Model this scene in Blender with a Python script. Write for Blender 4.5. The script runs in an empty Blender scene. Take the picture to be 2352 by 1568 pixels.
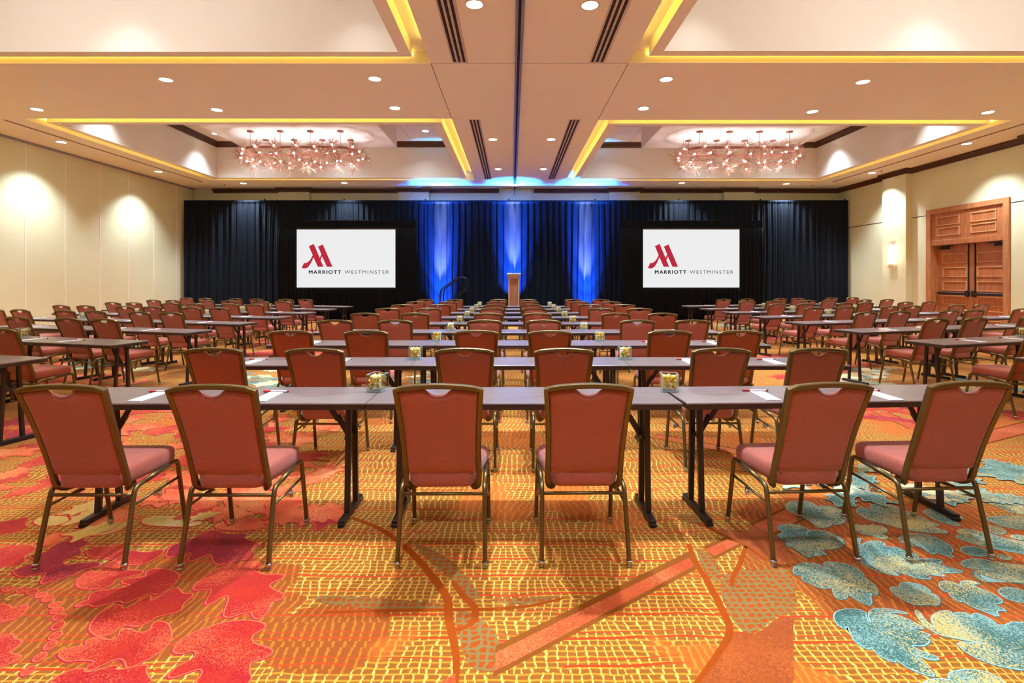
import bpy, bmesh, math, random
from mathutils import Vector, Matrix, noise
from mathutils.geometry import tessellate_polygon

random.seed(7)
SC = bpy.context.scene
COL = SC.collection
PI = math.pi
# ------------------------------------------------------------------ camera numbers
F, CX, HY, EYE = 1200.0, 1176.0, 641.0, 1.454      # focal length in pixels of a 2352 wide frame, centre, horizon, eye height
def floor_at(px, py):
    d = F * EYE / (py - HY)
    return ((px - CX) * d / F, d)

# ------------------------------------------------------------------ materials
def lin(c):
    return tuple(((x / 255) / 12.92 if x / 255 <= .04045 else ((x / 255 + .055) / 1.055) ** 2.4) for x in c)
def new_mat(name):
    m = bpy.data.materials.new(name); m.use_nodes = True
    nt = m.node_tree; nt.nodes.clear()
    out = nt.nodes.new('ShaderNodeOutputMaterial')
    return m, nt, out
class NB:
    """small helper to wire nodes"""
    def __init__(s, nt): s.nt = nt
    def n(s, t, **kw):
        x = s.nt.nodes.new(t)
        for k, v in kw.items(): setattr(x, k, v)
        return x
    def link(s, a, b): s.nt.links.new(a, b)
    def put(s, sock, v):
        if hasattr(v, 'is_output'): s.nt.links.new(v, sock)
        elif isinstance(v, (tuple, list)) and len(v) == 3 and sock.type == 'RGBA': sock.default_value = (*v, 1)
        else: sock.default_value = v
    def m(s, op, a, b=0.0, c=0.0):
        x = s.n('ShaderNodeMath', operation=op)
        for i, v in enumerate((a, b, c)): s.put(x.inputs[i], v)
        return x.outputs[0]
    def mix(s, f, a, b):
        x = s.n('ShaderNodeMix', data_type='RGBA')
        s.put(x.inputs[0], f); s.put(x.inputs[6], a); s.put(x.inputs[7], b)
        return x.outputs[2]
    def noise(s, vec, scale, detail=2.0, rough=.5):
        x = s.n('ShaderNodeTexNoise'); s.put(x.inputs['Vector'], vec)
        x.inputs['Scale'].default_value = scale; x.inputs['Detail'].default_value = detail; x.inputs['Roughness'].default_value = rough
        return x.outputs[0]
    def comb(s, x, y, z=0.0):
        c = s.n('ShaderNodeCombineXYZ')
        for i, v in enumerate((x, y, z)): s.put(c.inputs[i], v)
        return c.outputs[0]
    def step(s, v, lo, hi):
        x = s.n('ShaderNodeMapRange', interpolation_type='SMOOTHSTEP')
        s.put(x.inputs[0], v); x.inputs[1].default_value = lo; x.inputs[2].default_value = hi
        return x.outputs[0]
def bsdf(nt, out, col, rough=.5, metal=0.0, spec=.5, sheen=0.0, coat=0.0, bump=None, emis=None):
    b = nt.nodes.new('ShaderNodeBsdfPrincipled')
    if hasattr(col, 'is_output'): nt.links.new(col, b.inputs['Base Color'])
    else: b.inputs['Base Color'].default_value = (*col, 1)
    if hasattr(rough, 'is_output'): nt.links.new(rough, b.inputs['Roughness'])
    else: b.inputs['Roughness'].default_value = rough
    b.inputs['Metallic'].default_value = metal
    b.inputs['Specular IOR Level'].default_value = spec
    b.inputs['Sheen Weight'].default_value = sheen
    b.inputs['Coat Weight'].default_value = coat
    if bump is not None:
        bp = nt.nodes.new('ShaderNodeBump'); bp.inputs['Strength'].default_value = bump[1]; bp.inputs['Distance'].default_value = bump[2]
        nt.links.new(bump[0], bp.inputs['Height']); nt.links.new(bp.outputs[0], b.inputs['Normal'])
    if emis: b.inputs['Emission Color'].default_value = (*emis[0], 1); b.inputs['Emission Strength'].default_value = emis[1]
    nt.links.new(b.outputs[0], out.inputs[0])
    return b
def flat(name, rgb, rough=.5, metal=0.0, spec=.5, sheen=0.0, var=.08, scale=40.0, coat=0.0):
    m, nt, out = new_mat(name); N = NB(nt)
    tc = N.n('ShaderNodeTexCoord').outputs['Object']
    c = lin(rgb)
    f = N.noise(tc, scale, 3)
    col = N.mix(f, tuple(x * (1 - var) for x in c), tuple(min(1, x * (1 + var)) for x in c))
    bsdf(nt, out, col, rough, metal, spec, sheen, coat)
    return m
def fabric(name, rgb, rough=.9, spec=.25, sheen=.3):
    m, nt, out = new_mat(name); N = NB(nt)
    tc = N.n('ShaderNodeTexCoord').outputs['Object']
    mp = N.n('ShaderNodeMapping'); N.link(tc, mp.inputs[0]); mp.inputs['Scale'].default_value = (150, 150, 900)
    mq = N.n('ShaderNodeMapping'); N.link(tc, mq.inputs[0]); mq.inputs['Scale'].default_value = (900, 150, 150)
    f = N.m('ADD', N.m('MULTIPLY', N.noise(mp.outputs[0], 1.0, 2), .5), N.m('MULTIPLY', N.noise(mq.outputs[0], 1.0, 2), .5))
    f2 = N.step(f, .36, .64)
    c = lin(rgb)
    col = N.mix(f2, tuple(x * .74 for x in c), tuple(min(1, x * 1.24) for x in c))
    bsdf(nt, out, col, rough, 0, spec, sheen, bump=(f, .25, .002))
    return m
def emit(name, rgb, strength):
    m, nt, out = new_mat(name)
    e = nt.nodes.new('ShaderNodeEmission'); e.inputs[0].default_value = (*rgb, 1); e.inputs[1].default_value = strength
    nt.links.new(e.outputs[0], out.inputs[0]); return m
def wood(name, dark, light, rough=.4, axis=0, stretch=14.0, scale=3.0, spec=.5, coat=0.0):
    m, nt, out = new_mat(name); N = NB(nt)
    tc = N.n('ShaderNodeTexCoord').outputs['Object']
    mp = N.n('ShaderNodeMapping'); N.link(tc, mp.inputs[0])
    s = [stretch] * 3; s[axis] = 1.0; mp.inputs['Scale'].default_value = s
    f = N.noise(mp.outputs[0], scale, 5, .6)
    f2 = N.step(f, .32, .68)
    col = N.mix(f2, lin(dark), lin(light))
    bsdf(nt, out, col, rough, 0, spec, 0, coat)
    return m
def glass(name):
    m, nt, out = new_mat(name); N = NB(nt)
    tr = N.n('ShaderNodeBsdfTransparent'); tr.inputs[0].default_value = (.985, 1, .995, 1)
    gl = N.n('ShaderNodeBsdfGlossy'); gl.inputs['Roughness'].default_value = .02
    lw = N.n('ShaderNodeLayerWeight'); lw.inputs[0].default_value = .22
    mx = N.n('ShaderNodeMixShader'); N.link(N.m('ADD', N.m('MULTIPLY', lw.outputs['Fresnel'], .6), .02), mx.inputs[0]); N.link(tr.outputs[0], mx.inputs[1]); N.link(gl.outputs[0], mx.inputs[2])
    N.link(mx.outputs[0], out.inputs[0]); return m
def wallpaper(name, rgb):
    m, nt, out = new_mat(name); N = NB(nt)
    tc = N.n('ShaderNodeTexCoord').outputs['Object']
    mp = N.n('ShaderNodeMapping'); N.link(tc, mp.inputs[0]); mp.inputs['Scale'].default_value = (8, 8, 130)
    f = N.noise(mp.outputs[0], 1.0, 3)
    c = lin(rgb)
    col = N.mix(f, tuple(x * .92 for x in c), tuple(min(1, x * 1.06) for x in c))
    bsdf(nt, out, col, .75, 0, .3, bump=(f, .15, .003))
    return m

M = {}
M['fabric'] = fabric('rust woven upholstery', (172, 91, 71))
M['bronze'] = flat('bronze hammered metal', (118, 98, 60), .38, .8, .5, 0, .22, 260)
M['chrome'] = flat('chrome glide', (205, 205, 210), .15, 1.0)
M['laminate'] = wood('dark walnut laminate', (108, 94, 88), (128, 111, 105), .30, 0, 22, 2.6, .6)
M['edge'] = flat('dark table edge', (52, 38, 33), .45)
M['black_metal'] = flat('dark brown powder coated steel', (50, 40, 37), .38, .3, .5, 0, .1, 60)
M['paper'] = flat('white notepad paper', (222, 222, 222), .7, var=.01)
M['pen_red'] = flat('red pen plastic', (205, 40, 45), .35)
M['pen_white'] = flat('white pen plastic', (232, 225, 226), .35)
M['glass'] = glass('clear glass')
def glass_edge():
    m, nt, out = new_mat('aqua glass edge'); N = NB(nt)
    tr = N.n('ShaderNodeBsdfTransparent'); tr.inputs[0].default_value = (.9, 1, .98, 1)
    b = N.n('ShaderNodeBsdfPrincipled'); b.inputs['Base Color'].default_value = (.62, .80, .78, 1); b.inputs['Roughness'].default_value = .05
    mx = N.n('ShaderNodeMixShader'); mx.inputs[0].default_value = .42; N.link(tr.outputs[0], mx.inputs[1]); N.link(b.outputs[0], mx.inputs[2])
    N.link(mx.outputs[0], out.inputs[0]); return m
M['glass_edge'] = glass_edge()
M['gold'] = flat('gold foil', (250, 200, 75), .22, .35, var=.25, scale=120)
M['foil'] = flat('pale gold foil', (252, 238, 190), .2, .3, var=.2, scale=120)
M['ceiling'] = flat('ceiling paint', (248, 238, 228), .85, spec=.2, var=.015, scale=3)
M['cream'] = flat('cream coffer paint', (240, 230, 215), .85, spec=.2, var=.015, scale=3)
M['panel_white'] = flat('white drop panel', (244, 238, 234), .85, spec=.2, var=.01, scale=3)
M['joint'] = flat('ceiling joint shadow gap', (120, 92, 72), .8)
M['wall'] = wallpaper('linen wall covering', (216, 206, 160))
M['wall_far'] = wallpaper('linen wall covering far', (216, 206, 160))
M['seam'] = flat('pale panel seam', (232, 214, 190), .6)
M['crown'] = wood('dark red crown wood', (66, 34, 20), (90, 48, 28), .4, 0, 10, 3)
M['door'] = wood('cherry door wood', (158, 90, 48), (188, 114, 64), .4, 2, 12, 2.2)
M['door_mold'] = flat('pale cherry bead', (204, 144, 92), .35)
M['door_trim'] = wood('cherry trim wood', (166, 102, 58), (192, 126, 76), .38, 2, 12, 2.2)
M['hardware'] = flat('dark bronze hardware', (52, 42, 38), .4, .5)
M['drape'] = fabric('black velour drape', (15, 19, 26), .8, .12, .02)
M['velour'] = flat('matte black velour', (14, 13, 14), .95, spec=.1, var=.2, scale=15)
M['slot'] = flat('dark air slot', (38, 30, 30), .8)
M['white_metal'] = flat('painted vent frame', (214, 190, 172), .6)
M['track'] = flat('brushed track metal', (150, 140, 146), .35, .4)
M['copper'] = flat('copper', (158, 98, 78), .4, .3)
M['twig'] = flat('rose brass twigs', (188, 136, 116), .4, .2)
M['bulb'] = emit('glowing bulb', (1, .93, .88), 16)
M['downlight'] = emit('downlight lens', (1, .97, .92), 9)
M['trim_ring'] = flat('downlight trim ring', (236, 225, 214), .5)
M['led'] = emit('warm yellow cove lamp', (1, .74, .09), 6.5)
M['screen'] = emit('lit projection screen', (.93, .93, .94), .572)
M['logo_red'] = emit('projected red', lin((192, 42, 62)), .62)
M['logo_black'] = emit('projected black', lin((28, 30, 34)), .66)
M['logo_grey'] = emit('projected grey', lin((70, 72, 76)), .66)
M['lectern_wood'] = wood('lectern veneer', (150, 96, 66), (176, 116, 82), .4, 2, 14, 3)
M['lectern_light'] = wood('lectern light frame', (186, 148, 112), (206, 170, 132), .4, 2, 14, 3)
M['stone'] = flat('grey lectern top', (176, 180, 186), .3)
M['stage'] = flat('stage black', (22, 21, 22), .8)
M['sconce'] = emit('sconce diffuser', (1, .88, .76), 3.6)
M['pipe'] = flat('blackened steel pipe', (30, 28, 32), .3, .6)

# ------------------------------------------------------------------ carpet materials
def speckle(name, cols, t1, t2, cell=230):
    m, nt, out = new_mat(name); N = NB(nt)
    pos = N.n('ShaderNodeNewGeometry').outputs['Position']
    v = N.n('ShaderNodeTexVoronoi', feature='F1'); N.link(pos, v.inputs['Vector']); v.inputs['Scale'].default_value = cell
    sp = N.n('ShaderNodeSeparateColor'); N.link(v.outputs['Color'], sp.inputs[0])
    big = N.noise(pos, 5.5, 2)
    a = N.m('GREATER_THAN', N.m('ADD', sp.outputs[0], N.m('MULTIPLY', N.m('SUBTRACT', big, .5), 2.2)), t1)
    big2 = N.noise(N.comb(N.m('ADD', N.n('ShaderNodeSeparateXYZ').outputs[0], 0), 0, 0), 1) if False else N.noise(pos, 3.1, 1)
    b = N.m('GREATER_THAN', N.m('ADD', sp.outputs[1], N.m('MULTIPLY', N.m('SUBTRACT', big2, .5), 3.0)), t2)
    c = N.mix(a, lin(cols[0]), lin(cols[1]))
    c = N.mix(b, c, lin(cols[2]))
    bsdf(nt, out, c, .95, 0, .1, .2)
    return m
M['leaf_red'] = speckle('red leaf tufts', ((196, 44, 18), (176, 24, 30), (222, 86, 46)), .62, .85)
M['leaf_crimson'] = speckle('crimson leaf tufts', ((176, 28, 42), (146, 22, 42), (212, 66, 54)), .55, .9)
M['leaf_salmon'] = speckle('salmon leaf tufts', ((238, 112, 56), (226, 76, 38), (244, 150, 88)), .6, .8)
M['leaf_gold'] = speckle('straw leaf tufts', ((222, 186, 96), (206, 160, 58), (236, 206, 132)), .6, .8)
M['leaf_teal'] = speckle('teal leaf tufts', ((130, 164, 148), (62, 104, 92), (208, 180, 104)), .42, .78)
M['leaf_sand'] = speckle('sand leaf tufts', ((226, 206, 150), (214, 172, 92), (240, 226, 180)), .6, .8)
M['line_red'] = flat('pink leaf outline', (228, 108, 68), .95, spec=.1, var=.15, scale=200)
M['line_crimson'] = flat('crimson leaf outline', (196, 34, 58), .95, spec=.1, var=.15, scale=200)
M['line_teal'] = flat('pale aqua leaf outline', (158, 194, 184), .95, spec=.1, var=.15, scale=200)
M['line_dark'] = flat('dark teal leaf outline', (70, 116, 104), .95, spec=.1, var=.15, scale=200)
M['band'] = speckle('coral band tufts', ((204, 88, 36), (184, 68, 24), (216, 114, 58)), .55, .75)
M['band_edge'] = flat('brown band edge', (140, 76, 24), .95, spec=.1, var=.2, scale=150)
M['stem'] = flat('burnt orange stem', (162, 70, 14), .95, spec=.1, var=.2, scale=150)
M['plain'] = speckle('plain orange tufts', ((168, 76, 18), (150, 66, 18), (182, 88, 26)), .55, .8)
def patch_mat():
    m, nt, out = new_mat('olive net patch'); N = NB(nt)
    pos = N.n('ShaderNodeNewGeometry').outputs['Position']
    s = N.n('ShaderNodeSeparateXYZ'); N.link(pos, s.inputs[0])
    w = N.m('MULTIPLY', N.noise(pos, 14, 2), .05)
    gx = N.m('ABSOLUTE', N.m('SUBTRACT', N.m('FRACT', N.m('DIVIDE', N.m('ADD', s.outputs[0], w), .036)), .5))
    gy = N.m('ABSOLUTE', N.m('SUBTRACT', N.m('FRACT', N.m('DIVIDE', N.m('ADD', s.outputs[1], w), .036)), .5))
    g = N.m('GREATER_THAN', N.m('MAXIMUM', gx, gy), .31)
    c = N.mix(g, lin((174, 76, 20)), lin((142, 112, 60)))
    bsdf(nt, out, c, .95, 0, .1); return m
M['patch'] = patch_mat()
def carpet_mat():
    m, nt, out = new_mat('patterned carpet'); N = NB(nt)
    pos = N.n('ShaderNodeNewGeometry').outputs['Position']
    s = N.n('ShaderNodeSeparateXYZ'); N.link(pos, s.inputs[0])
    x, y = s.outputs[0], s.outputs[1]
    # gold weft lines
    wob = N.m('MULTIPLY', N.noise(pos, 9, 2), .022)
    yy = N.m('ADD', y, wob)
    ln = N.m('ABSOLUTE', N.m('SUBTRACT', N.m('FRACT', N.m('DIVIDE', yy, .030)), .5))
    gold = N.m('LESS_THAN', ln, .15)
    # broken straw strokes, one course after another
    course = N.m('FLOOR', N.m('DIVIDE', N.m('ADD', y, N.m('MULTIPLY', N.noise(N.comb(x, 0.0, 3.0), 2.2, 1), .06)), .15))
    wn = N.n('ShaderNodeTexWhiteNoise', noise_dimensions='1D'); N.link(course, wn.inputs['W'])
    jit = N.m('MULTIPLY', wn.outputs['Value'], .05)
    sl = N.m('MULTIPLY', N.m('SUBTRACT', N.noise(N.comb(x, N.m('MULTIPLY', course, 3.7), 0.0), 3.2, 1), .5), N.m('MULTIPLY', N.m('FRACT', N.m('DIVIDE', y, .15)), .26))
    fine = N.m('MULTIPLY', N.noise(pos, 48, 2), .020)
    sx = N.m('DIVIDE', N.m('ADD', N.m('ADD', x, jit), N.m('ADD', sl, fine)), .040)
    st = N.m('LESS_THAN', N.m('ABSOLUTE', N.m('SUBTRACT', N.m('FRACT', sx), .5)), .098)
    base = N.mix(N.noise(pos, 260, 1), lin((140, 80, 22)), lin((170, 98, 30)))
    c = N.mix(gold, base, lin((206, 138, 28)))
    c = N.mix(st, c, lin((216, 178, 82)))
    # red threads
    cf = N.m('FRACT', N.m('DIVIDE', N.m('ADD', y, N.m('MULTIPLY', N.noise(N.comb(x, N.m('MULTIPLY', y, .5), 0.0), 1.6, 2), .13)), .15))
    red = N.m('LESS_THAN', N.m('ABSOLUTE', N.m('SUBTRACT', cf, .5)), .040)
    red2 = N.m('LESS_THAN', N.m('ABSOLUTE', N.m('SUBTRACT', cf, .74)), .022)
    brk = N.m('GREATER_THAN', N.noise(N.comb(x, N.m('MULTIPLY', y, 5.0), 9.0), 1.3, 1), .40)
    rr = N.m('MULTIPLY', N.m('MAXIMUM', red, red2), brk)
    c = N.mix(rr, c, lin((214, 62, 16)))
    # broad brown areas where only faint orange dashes show
    def blob(cx, cy, rx, ry):
        u = N.m('DIVIDE', N.m('SUBTRACT', x, cx), rx); v = N.m('DIVIDE', N.m('SUBTRACT', y, cy), ry)
        d = N.m('ADD', N.m('ADD', N.m('MULTIPLY', u, u), N.m('MULTIPLY', v, v)), N.m('MULTIPLY', N.m('SUBTRACT', N.noise(pos, 2.6, 2), .5), 2.2))
        return N.m('LESS_THAN', d, 1.0)
    zone = N.m('MAXIMUM', blob(-1.65, 2.35, .75, .42), N.m('MAXIMUM', blob(2.15, 2.75, .95, .75), blob(-.75, 2.15, .28, .22)))
    faint = N.m('LESS_THAN', N.m('ABSOLUTE', N.m('SUBTRACT', N.m('FRACT', sx), .5)), .13)
    dash = N.mix(N.m('MULTIPLY', faint, .75), N.mix(N.noise(pos, 240, 1), lin((146, 70, 18)), lin((168, 84, 24))), lin((202, 120, 26)))
    c = N.mix(zone, c, N.mix(N.m('MULTIPLY', rr, .8), dash, lin((206, 66, 18))))
    # large drifts of plain burnt orange
    dr = N.step(N.noise(N.comb(N.m('MULTIPLY', x, 1.0), N.m('MULTIPLY', y, .8), 2.0), .85, 3, .55), .60, .635)
    pl = N.mix(N.noise(pos, 220, 1), lin((184, 88, 24)), lin((206, 106, 32)))
    hint = N.m('MULTIPLY', N.m('LESS_THAN', N.m('ABSOLUTE', N.m('SUBTRACT', N.m('FRACT', sx), .5)), .16), .55)
    pl = N.mix(hint, pl, lin((222, 144, 34)))
    c = N.mix(dr, c, pl)
    bsdf(nt, out, c, .95, 0, .08, .15)
    return m
M['carpet'] = carpet_mat()

# ------------------------------------------------------------------ mesh builder
class MB:
    def __init__(s): s.v = []; s.f = []; s.mi = []; s.sm = []
    def add(s, vs, fs, mi=0, smooth=False):
        b = len(s.v); s.v += [tuple(v) for v in vs]
        for f in fs: s.f.append([b + i for i in f]); s.mi.append(mi); s.sm.append(smooth)
        return s
    def box(s, x0, x1, y0, y1, z0, z1, mi=0):
        v = [(x0, y0, z0), (x1, y0, z0), (x1, y1, z0), (x0, y1, z0), (x0, y0, z1), (x1, y0, z1), (x1, y1, z1), (x0, y1, z1)]
        return s.add(v, [(0, 3, 2, 1), (4, 5, 6, 7), (0, 1, 5, 4), (1, 2, 6, 5), (2, 3, 7, 6), (3, 0, 4, 7)], mi)
    def cbox(s, x0, x1, y0, y1, z0, z1, c=.004, mi=0):
        """box with chamfered vertical and horizontal edges"""
        loops = []
        for z, k in ((z0, c), (z0 + c, 0), (z1 - c, 0), (z1, c)):
            a, b, e, g = x0 + k, x1 - k, y0 + k, y1 - k
            loops.append([(a + c, e, z), (b - c, e, z), (b, e + c, z), (b, g - c, z), (b - c, g, z), (a + c, g, z), (a, g - c, z), (a, e + c, z)])
        return s.loft(loops, mi)
    def quad(s, a, b, c, d, mi=0): return s.add([a, b, c, d], [(0, 1, 2, 3)], mi)
    def loft(s, loops, mi=0, smooth=False, cap=True, closed=True):
        n = len(loops[0]); vs = [p for l in loops for p in l]; fs = []
        for i in range(len(loops) - 1):
            for j in range(n if closed else n - 1):
                k = (j + 1) % n
                fs.append((i * n + j, i * n + k, (i + 1) * n + k, (i + 1) * n + j))
        if cap:
            fs.append(tuple(range(n - 1, -1, -1))); fs.append(tuple((len(loops) - 1) * n + j for j in range(n)))
        return s.add(vs, fs, mi, smooth)
    def sweep(s, path, prof, ref=(0, 1, 0), mi=0, smooth=True, cap=True, scale=None):
        """profile points (u,v): u along side = t x ref, v along n = side x t"""
        P = [Vector(p) for p in path]; ref = Vector(ref); loops = []
        for i, p in enumerate(P):
            if i == 0: t = P[1] - P[0]
            elif i == len(P) - 1: t = P[-1] - P[-2]
            else: t = (P[i + 1] - p).normalized() + (p - P[i - 1]).normalized()
            t.normalize()
            side = t.cross(ref)
            if side.length < 1e-4: side = t.cross(Vector((1, 0, 0)))
            side.normalize(); nn = side.cross(t).normalized()
            k = 1.0 if scale is None else scale[i]
            loops.append([p + side * u * k + nn * v * k for u, v in prof])
        return s.loft(loops, mi, smooth, cap)
    def lathe(s, prof, c=(0, 0, 0), n=16, mi=0, smooth=True):
        loops = [[(c[0] + r * math.cos(2 * PI * j / n), c[1] + r * math.sin(2 * PI * j / n), c[2] + z) for j in range(n)] for r, z in prof]
        return s.loft(loops, mi, smooth)
    def build(s, name, mats=None, parent=None, link=True):
        me = bpy.data.meshes.new(name)
        me.from_pydata(s.v, [], s.f)
        for x in (mats if isinstance(mats, (list, tuple)) else [mats]):
            if x is not None: me.materials.append(x)
        me.polygons.foreach_set('material_index', s.mi)
        me.polygons.foreach_set('use_smooth', s.sm)
        me.validate(); me.update()
        bm = bmesh.new(); bm.from_mesh(me); bmesh.ops.recalc_face_normals(bm, faces=bm.faces); bm.to_mesh(me); bm.free()
        if not link: return me
        return place(name, me, parent)
def ring(r, n=8, ry=None):
    ry = r if ry is None else ry
    return [(r * math.cos(2 * PI * (i + .5) / n), ry * math.sin(2 * PI * (i + .5) / n)) for i in range(n)]
def rrect(w, h, c):
    a, b = w / 2, h / 2
    return [(a - c, -b), (a, -b + c), (a, b - c), (a - c, b), (-a + c, b), (-a, b - c), (-a, -b + c), (-a + c, -b)]
def place(name, me, parent=None, loc=None, rot=None):
    o = bpy.data.objects.new(name, me); COL.objects.link(o)
    if parent is not None: o.parent = parent
    if loc is not None: o.location = loc
    if rot is not None: o.rotation_euler = rot
    return o
def thing(name, label, cat, loc=(0, 0, 0), rz=0.0, group=None):
    o = bpy.data.objects.new(name, None); COL.objects.link(o)
    o.empty_display_size = .1; o.location = loc; o.rotation_euler = (0, 0, rz)
    return tag(o, label, cat, group)
def tag(o, label, cat, group=None):
    o['label'] = label; o['category'] = cat
    if group: o['group'] = group
    return o
def struct(o, label=None, cat=None):
    o['kind'] = 'structure'
    if label: o['label'] = label
    if cat: o['category'] = cat
    return o
def smooth_curve(pts, k=2, closed=True):
    for _ in range(k):
        q = []
        n = len(pts)
        for i in range(n if closed else n - 1):
            a, b = pts[i], pts[(i + 1) % n]
            q.append(tuple(a[j] * .75 + b[j] * .25 for j in range(len(a)))); q.append(tuple(a[j] * .25 + b[j] * .75 for j in range(len(a))))
        if not closed: q = [pts[0]] + q + [pts[-1]]
        pts = q
    return pts
def bezline(pts, k=2): return smooth_curve([tuple(p) for p in pts], k, False)

# ================================================================== ROOM
XL, XR, YB, YF, H = -12.3, 12.6, 20.2, -4.6, 4.94
# ---- floor with the carpet's inlaid pattern
fl = MB()
FM = [M['carpet'], M['leaf_red'], M['leaf_crimson'], M['leaf_salmon'], M['leaf_gold'], M['leaf_teal'], M['leaf_sand'], M['line_red'], M['line_crimson'], M['line_teal'], M['line_dark'], M['band'], M['band_edge'], M['stem'], M['plain'], M['patch']]
FI = {m.name: i for i, m in enumerate(FM)}
def fi(k): return FI[M[k].name]
fl.quad((XL, YF, 0), (XR, YF, 0), (XR, YB, 0), (XL, YB, 0), 0)
def poly(pts, z, mi):
    tri = tessellate_polygon([[Vector((x, y, 0)) for x, y in pts]])
    fl.add([(x, y, z) for x, y in pts], [tuple(t) for t in tri], mi)
def grow(pts, d, shift=(0, 0)):
    n = len(pts); out = []
    area = sum(pts[i][0] * pts[(i + 1) % n][1] - pts[(i + 1) % n][0] * pts[i][1] for i in range(n))
    sg = 1 if area > 0 else -1
    for i in range(n):
        a, b, c = pts[i - 1], pts[i], pts[(i + 1) % n]
        tx, ty = c[0] - a[0], c[1] - a[1]; l = math.hypot(tx, ty) or 1
        out.append((b[0] + sg * ty / l * d + shift[0], b[1] - sg * tx / l * d + shift[1]))
    return out
LAYER = [0.0004]
def leaf(pts, fill, line, dark=None, w=.008, k=2):
    pts = smooth_curve(pts, k)
    z = LAYER[0]; LAYER[0] += .000012
    if dark: poly(grow(pts, w * 1.2, (-w * .2, -w * .9)), z + .0001, fi(dark))
    poly(grow(pts, w), z + .0002, fi(line))
    poly(pts, z + .0003, fi(fill))
def from_crop(pts, ox, oy, s): return [floor_at(ox + x / s, oy + y / s) for x, y in pts]
A = lambda p: from_crop(p, 0, 1180, 3.36)
B3 = lambda p: from_crop(p, 600, 1180, 3.36)
B4 = lambda p: from_crop(p, 1150, 1180, 3.36)
T = lambda p: from_crop(p, 1752, 1150, 3.752)
# patches, stems and the diagonal coral band
for pts in (B4([(1690, 480), (1830, 430), (2000, 420), (2230, 400), (2290, 640), (2280, 760), (2100, 800), (2030, 880), (1920, 930), (1830, 880), (1760, 760), (1700, 640)]),
            B3([(400, 620), (900, 650), (1400, 690), (1480, 720), (1100, 745), (700, 720), (420, 690)]),
            B3([(1150, 210), (1300, 260), (1500, 380), (1640, 560), (1700, 640), (1600, 680), (1480, 520), (1340, 400), (1270, 340)]),
            B3([(1500, 740), (1640, 760), (1780, 880), (1880, 1060), (1920, 1220), (1700, 1220), (1600, 1180), (1540, 1000), (1500, 860)]),
            B3([(1720, 660), (2000, 650), (2330, 625), (2150, 690), (1900, 700)]),
            B4([(1500, 250), (1570, 290), (1680, 360), (1700, 520), (1620, 520), (1540, 380)]),
            B4([(1270, 0), (1500, 0), (1640, 100), (1500, 90)])):
    poly(smooth_curve(pts, 2), .0003, fi('patch'))
for pts in (B4([(1750, 960), (1830, 900), (1950, 940), (2060, 870), (2120, 800), (2280, 790), (2250, 900), (2265, 1100), (2270, 1400), (1480, 1400), (1650, 1130)]),
            B4([(1640, 110), (1850, 130), (2050, 100), (2230, 260), (2210, 400), (1960, 350), (1860, 240), (1740, 180)])):
    poly(smooth_curve(pts, 2), .00035, fi('plain'))
def ribbon(pts, w, z, mi):
    pts = bezline(pts, 2); L = []; R = []
    for i, p in enumerate(pts):
        a = pts[max(0, i - 1)]; b = pts[min(len(pts) - 1, i + 1)]
        tx, ty = b[0] - a[0], b[1] - a[1]; l = math.hypot(tx, ty) or 1
        t = i / (len(pts) - 1); ww = w * (.35 + .65 * math.sin(PI * min(1, max(0, t * .8 + .15))))
        L.append((p[0] - ty / l * ww, p[1] + tx / l * ww, z)); R.append((p[0] + ty / l * ww, p[1] - tx / l * ww, z))
    n = len(L)
    fl.add(L + R, [(i, i + 1, n + i + 1, n + i) for i in range(n - 1)], mi)
ribbon(B3([(700, 30), (950, 120), (1200, 330), (1350, 520), (1450, 660), (1440, 780), (1480, 950), (1510, 1130), (1500, 1350)]), .020, .00040, fi('stem'))
ribbon(B3([(1480, 520), (1560, 640), (1660, 720), (1640, 850), (1500, 900)]), .017, .00041, fi('stem'))
ribbon(B3([(480, 760), (900, 745), (1450, 740), (2000, 730), (2330, 650)]), .012, .00042, fi('stem'))
ribbon(B4([(1450, 230), (1500, 380), (1600, 520), (1690, 700), (1790, 900), (1700, 1050), (1500, 1320)]), .017, .00043, fi('stem'))
ribbon(B4([(1890, 250), (1850, 390), (1780, 500), (1790, 560)]), .012, .00044, fi('stem'))
ribbon(B4([(1500, 60), (1700, 150), (1900, 250), (2050, 360)]), .014, .00044, fi('stem'))
poly(B4([(-40, 1020), (1450, 290), (1515, 425), (70, 1195), (-60, 1260)]), .00046, fi('band_edge'))
poly(B4([(-40, 1070), (1455, 335), (1495, 400), (60, 1160), (-50, 1210)]), .0005, fi('band'))
poly(B4([(1560, 250), (1750, 170), (1880, 235), (1650, 350)]), .00046, fi('band_edge'))
poly(B4([(1580, 275), (1750, 195), (1840, 230), (1650, 325)]), .0005, fi('band'))
poly(B3([(1360, 1310), (1500, 1230), (1500, 1420), (1200, 1420)]), .0005, fi('band'))
def bandpx(p, w, edge=.02):
    (x0, y0), (x1, y1) = floor_at(*p[0]), floor_at(*p[1])
    l = math.hypot(x1 - x0, y1 - y0); nx, ny = -(y1 - y0) / l, (x1 - x0) / l
    for ww, z, k in ((w + edge, .00046, 'band_edge'), (w, .0005, 'band')):
        poly([(x0 + nx * ww, y0 + ny * ww), (x1 + nx * ww, y1 + ny * ww), (x1 - nx * ww, y1 - ny * ww), (x0 - nx * ww, y0 - ny * ww)], z, fi(k))
bandpx(((1752, 1215), (1838, 1172)), .06); bandpx(((2220, 1015), (2420, 965)), .09); bandpx(((1500, 1000), (1760, 1050)), .06)
bandpx(((2020, 945), (2110, 985)), .07); bandpx(((600, 1040), (760, 1060)), .0001)
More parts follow.
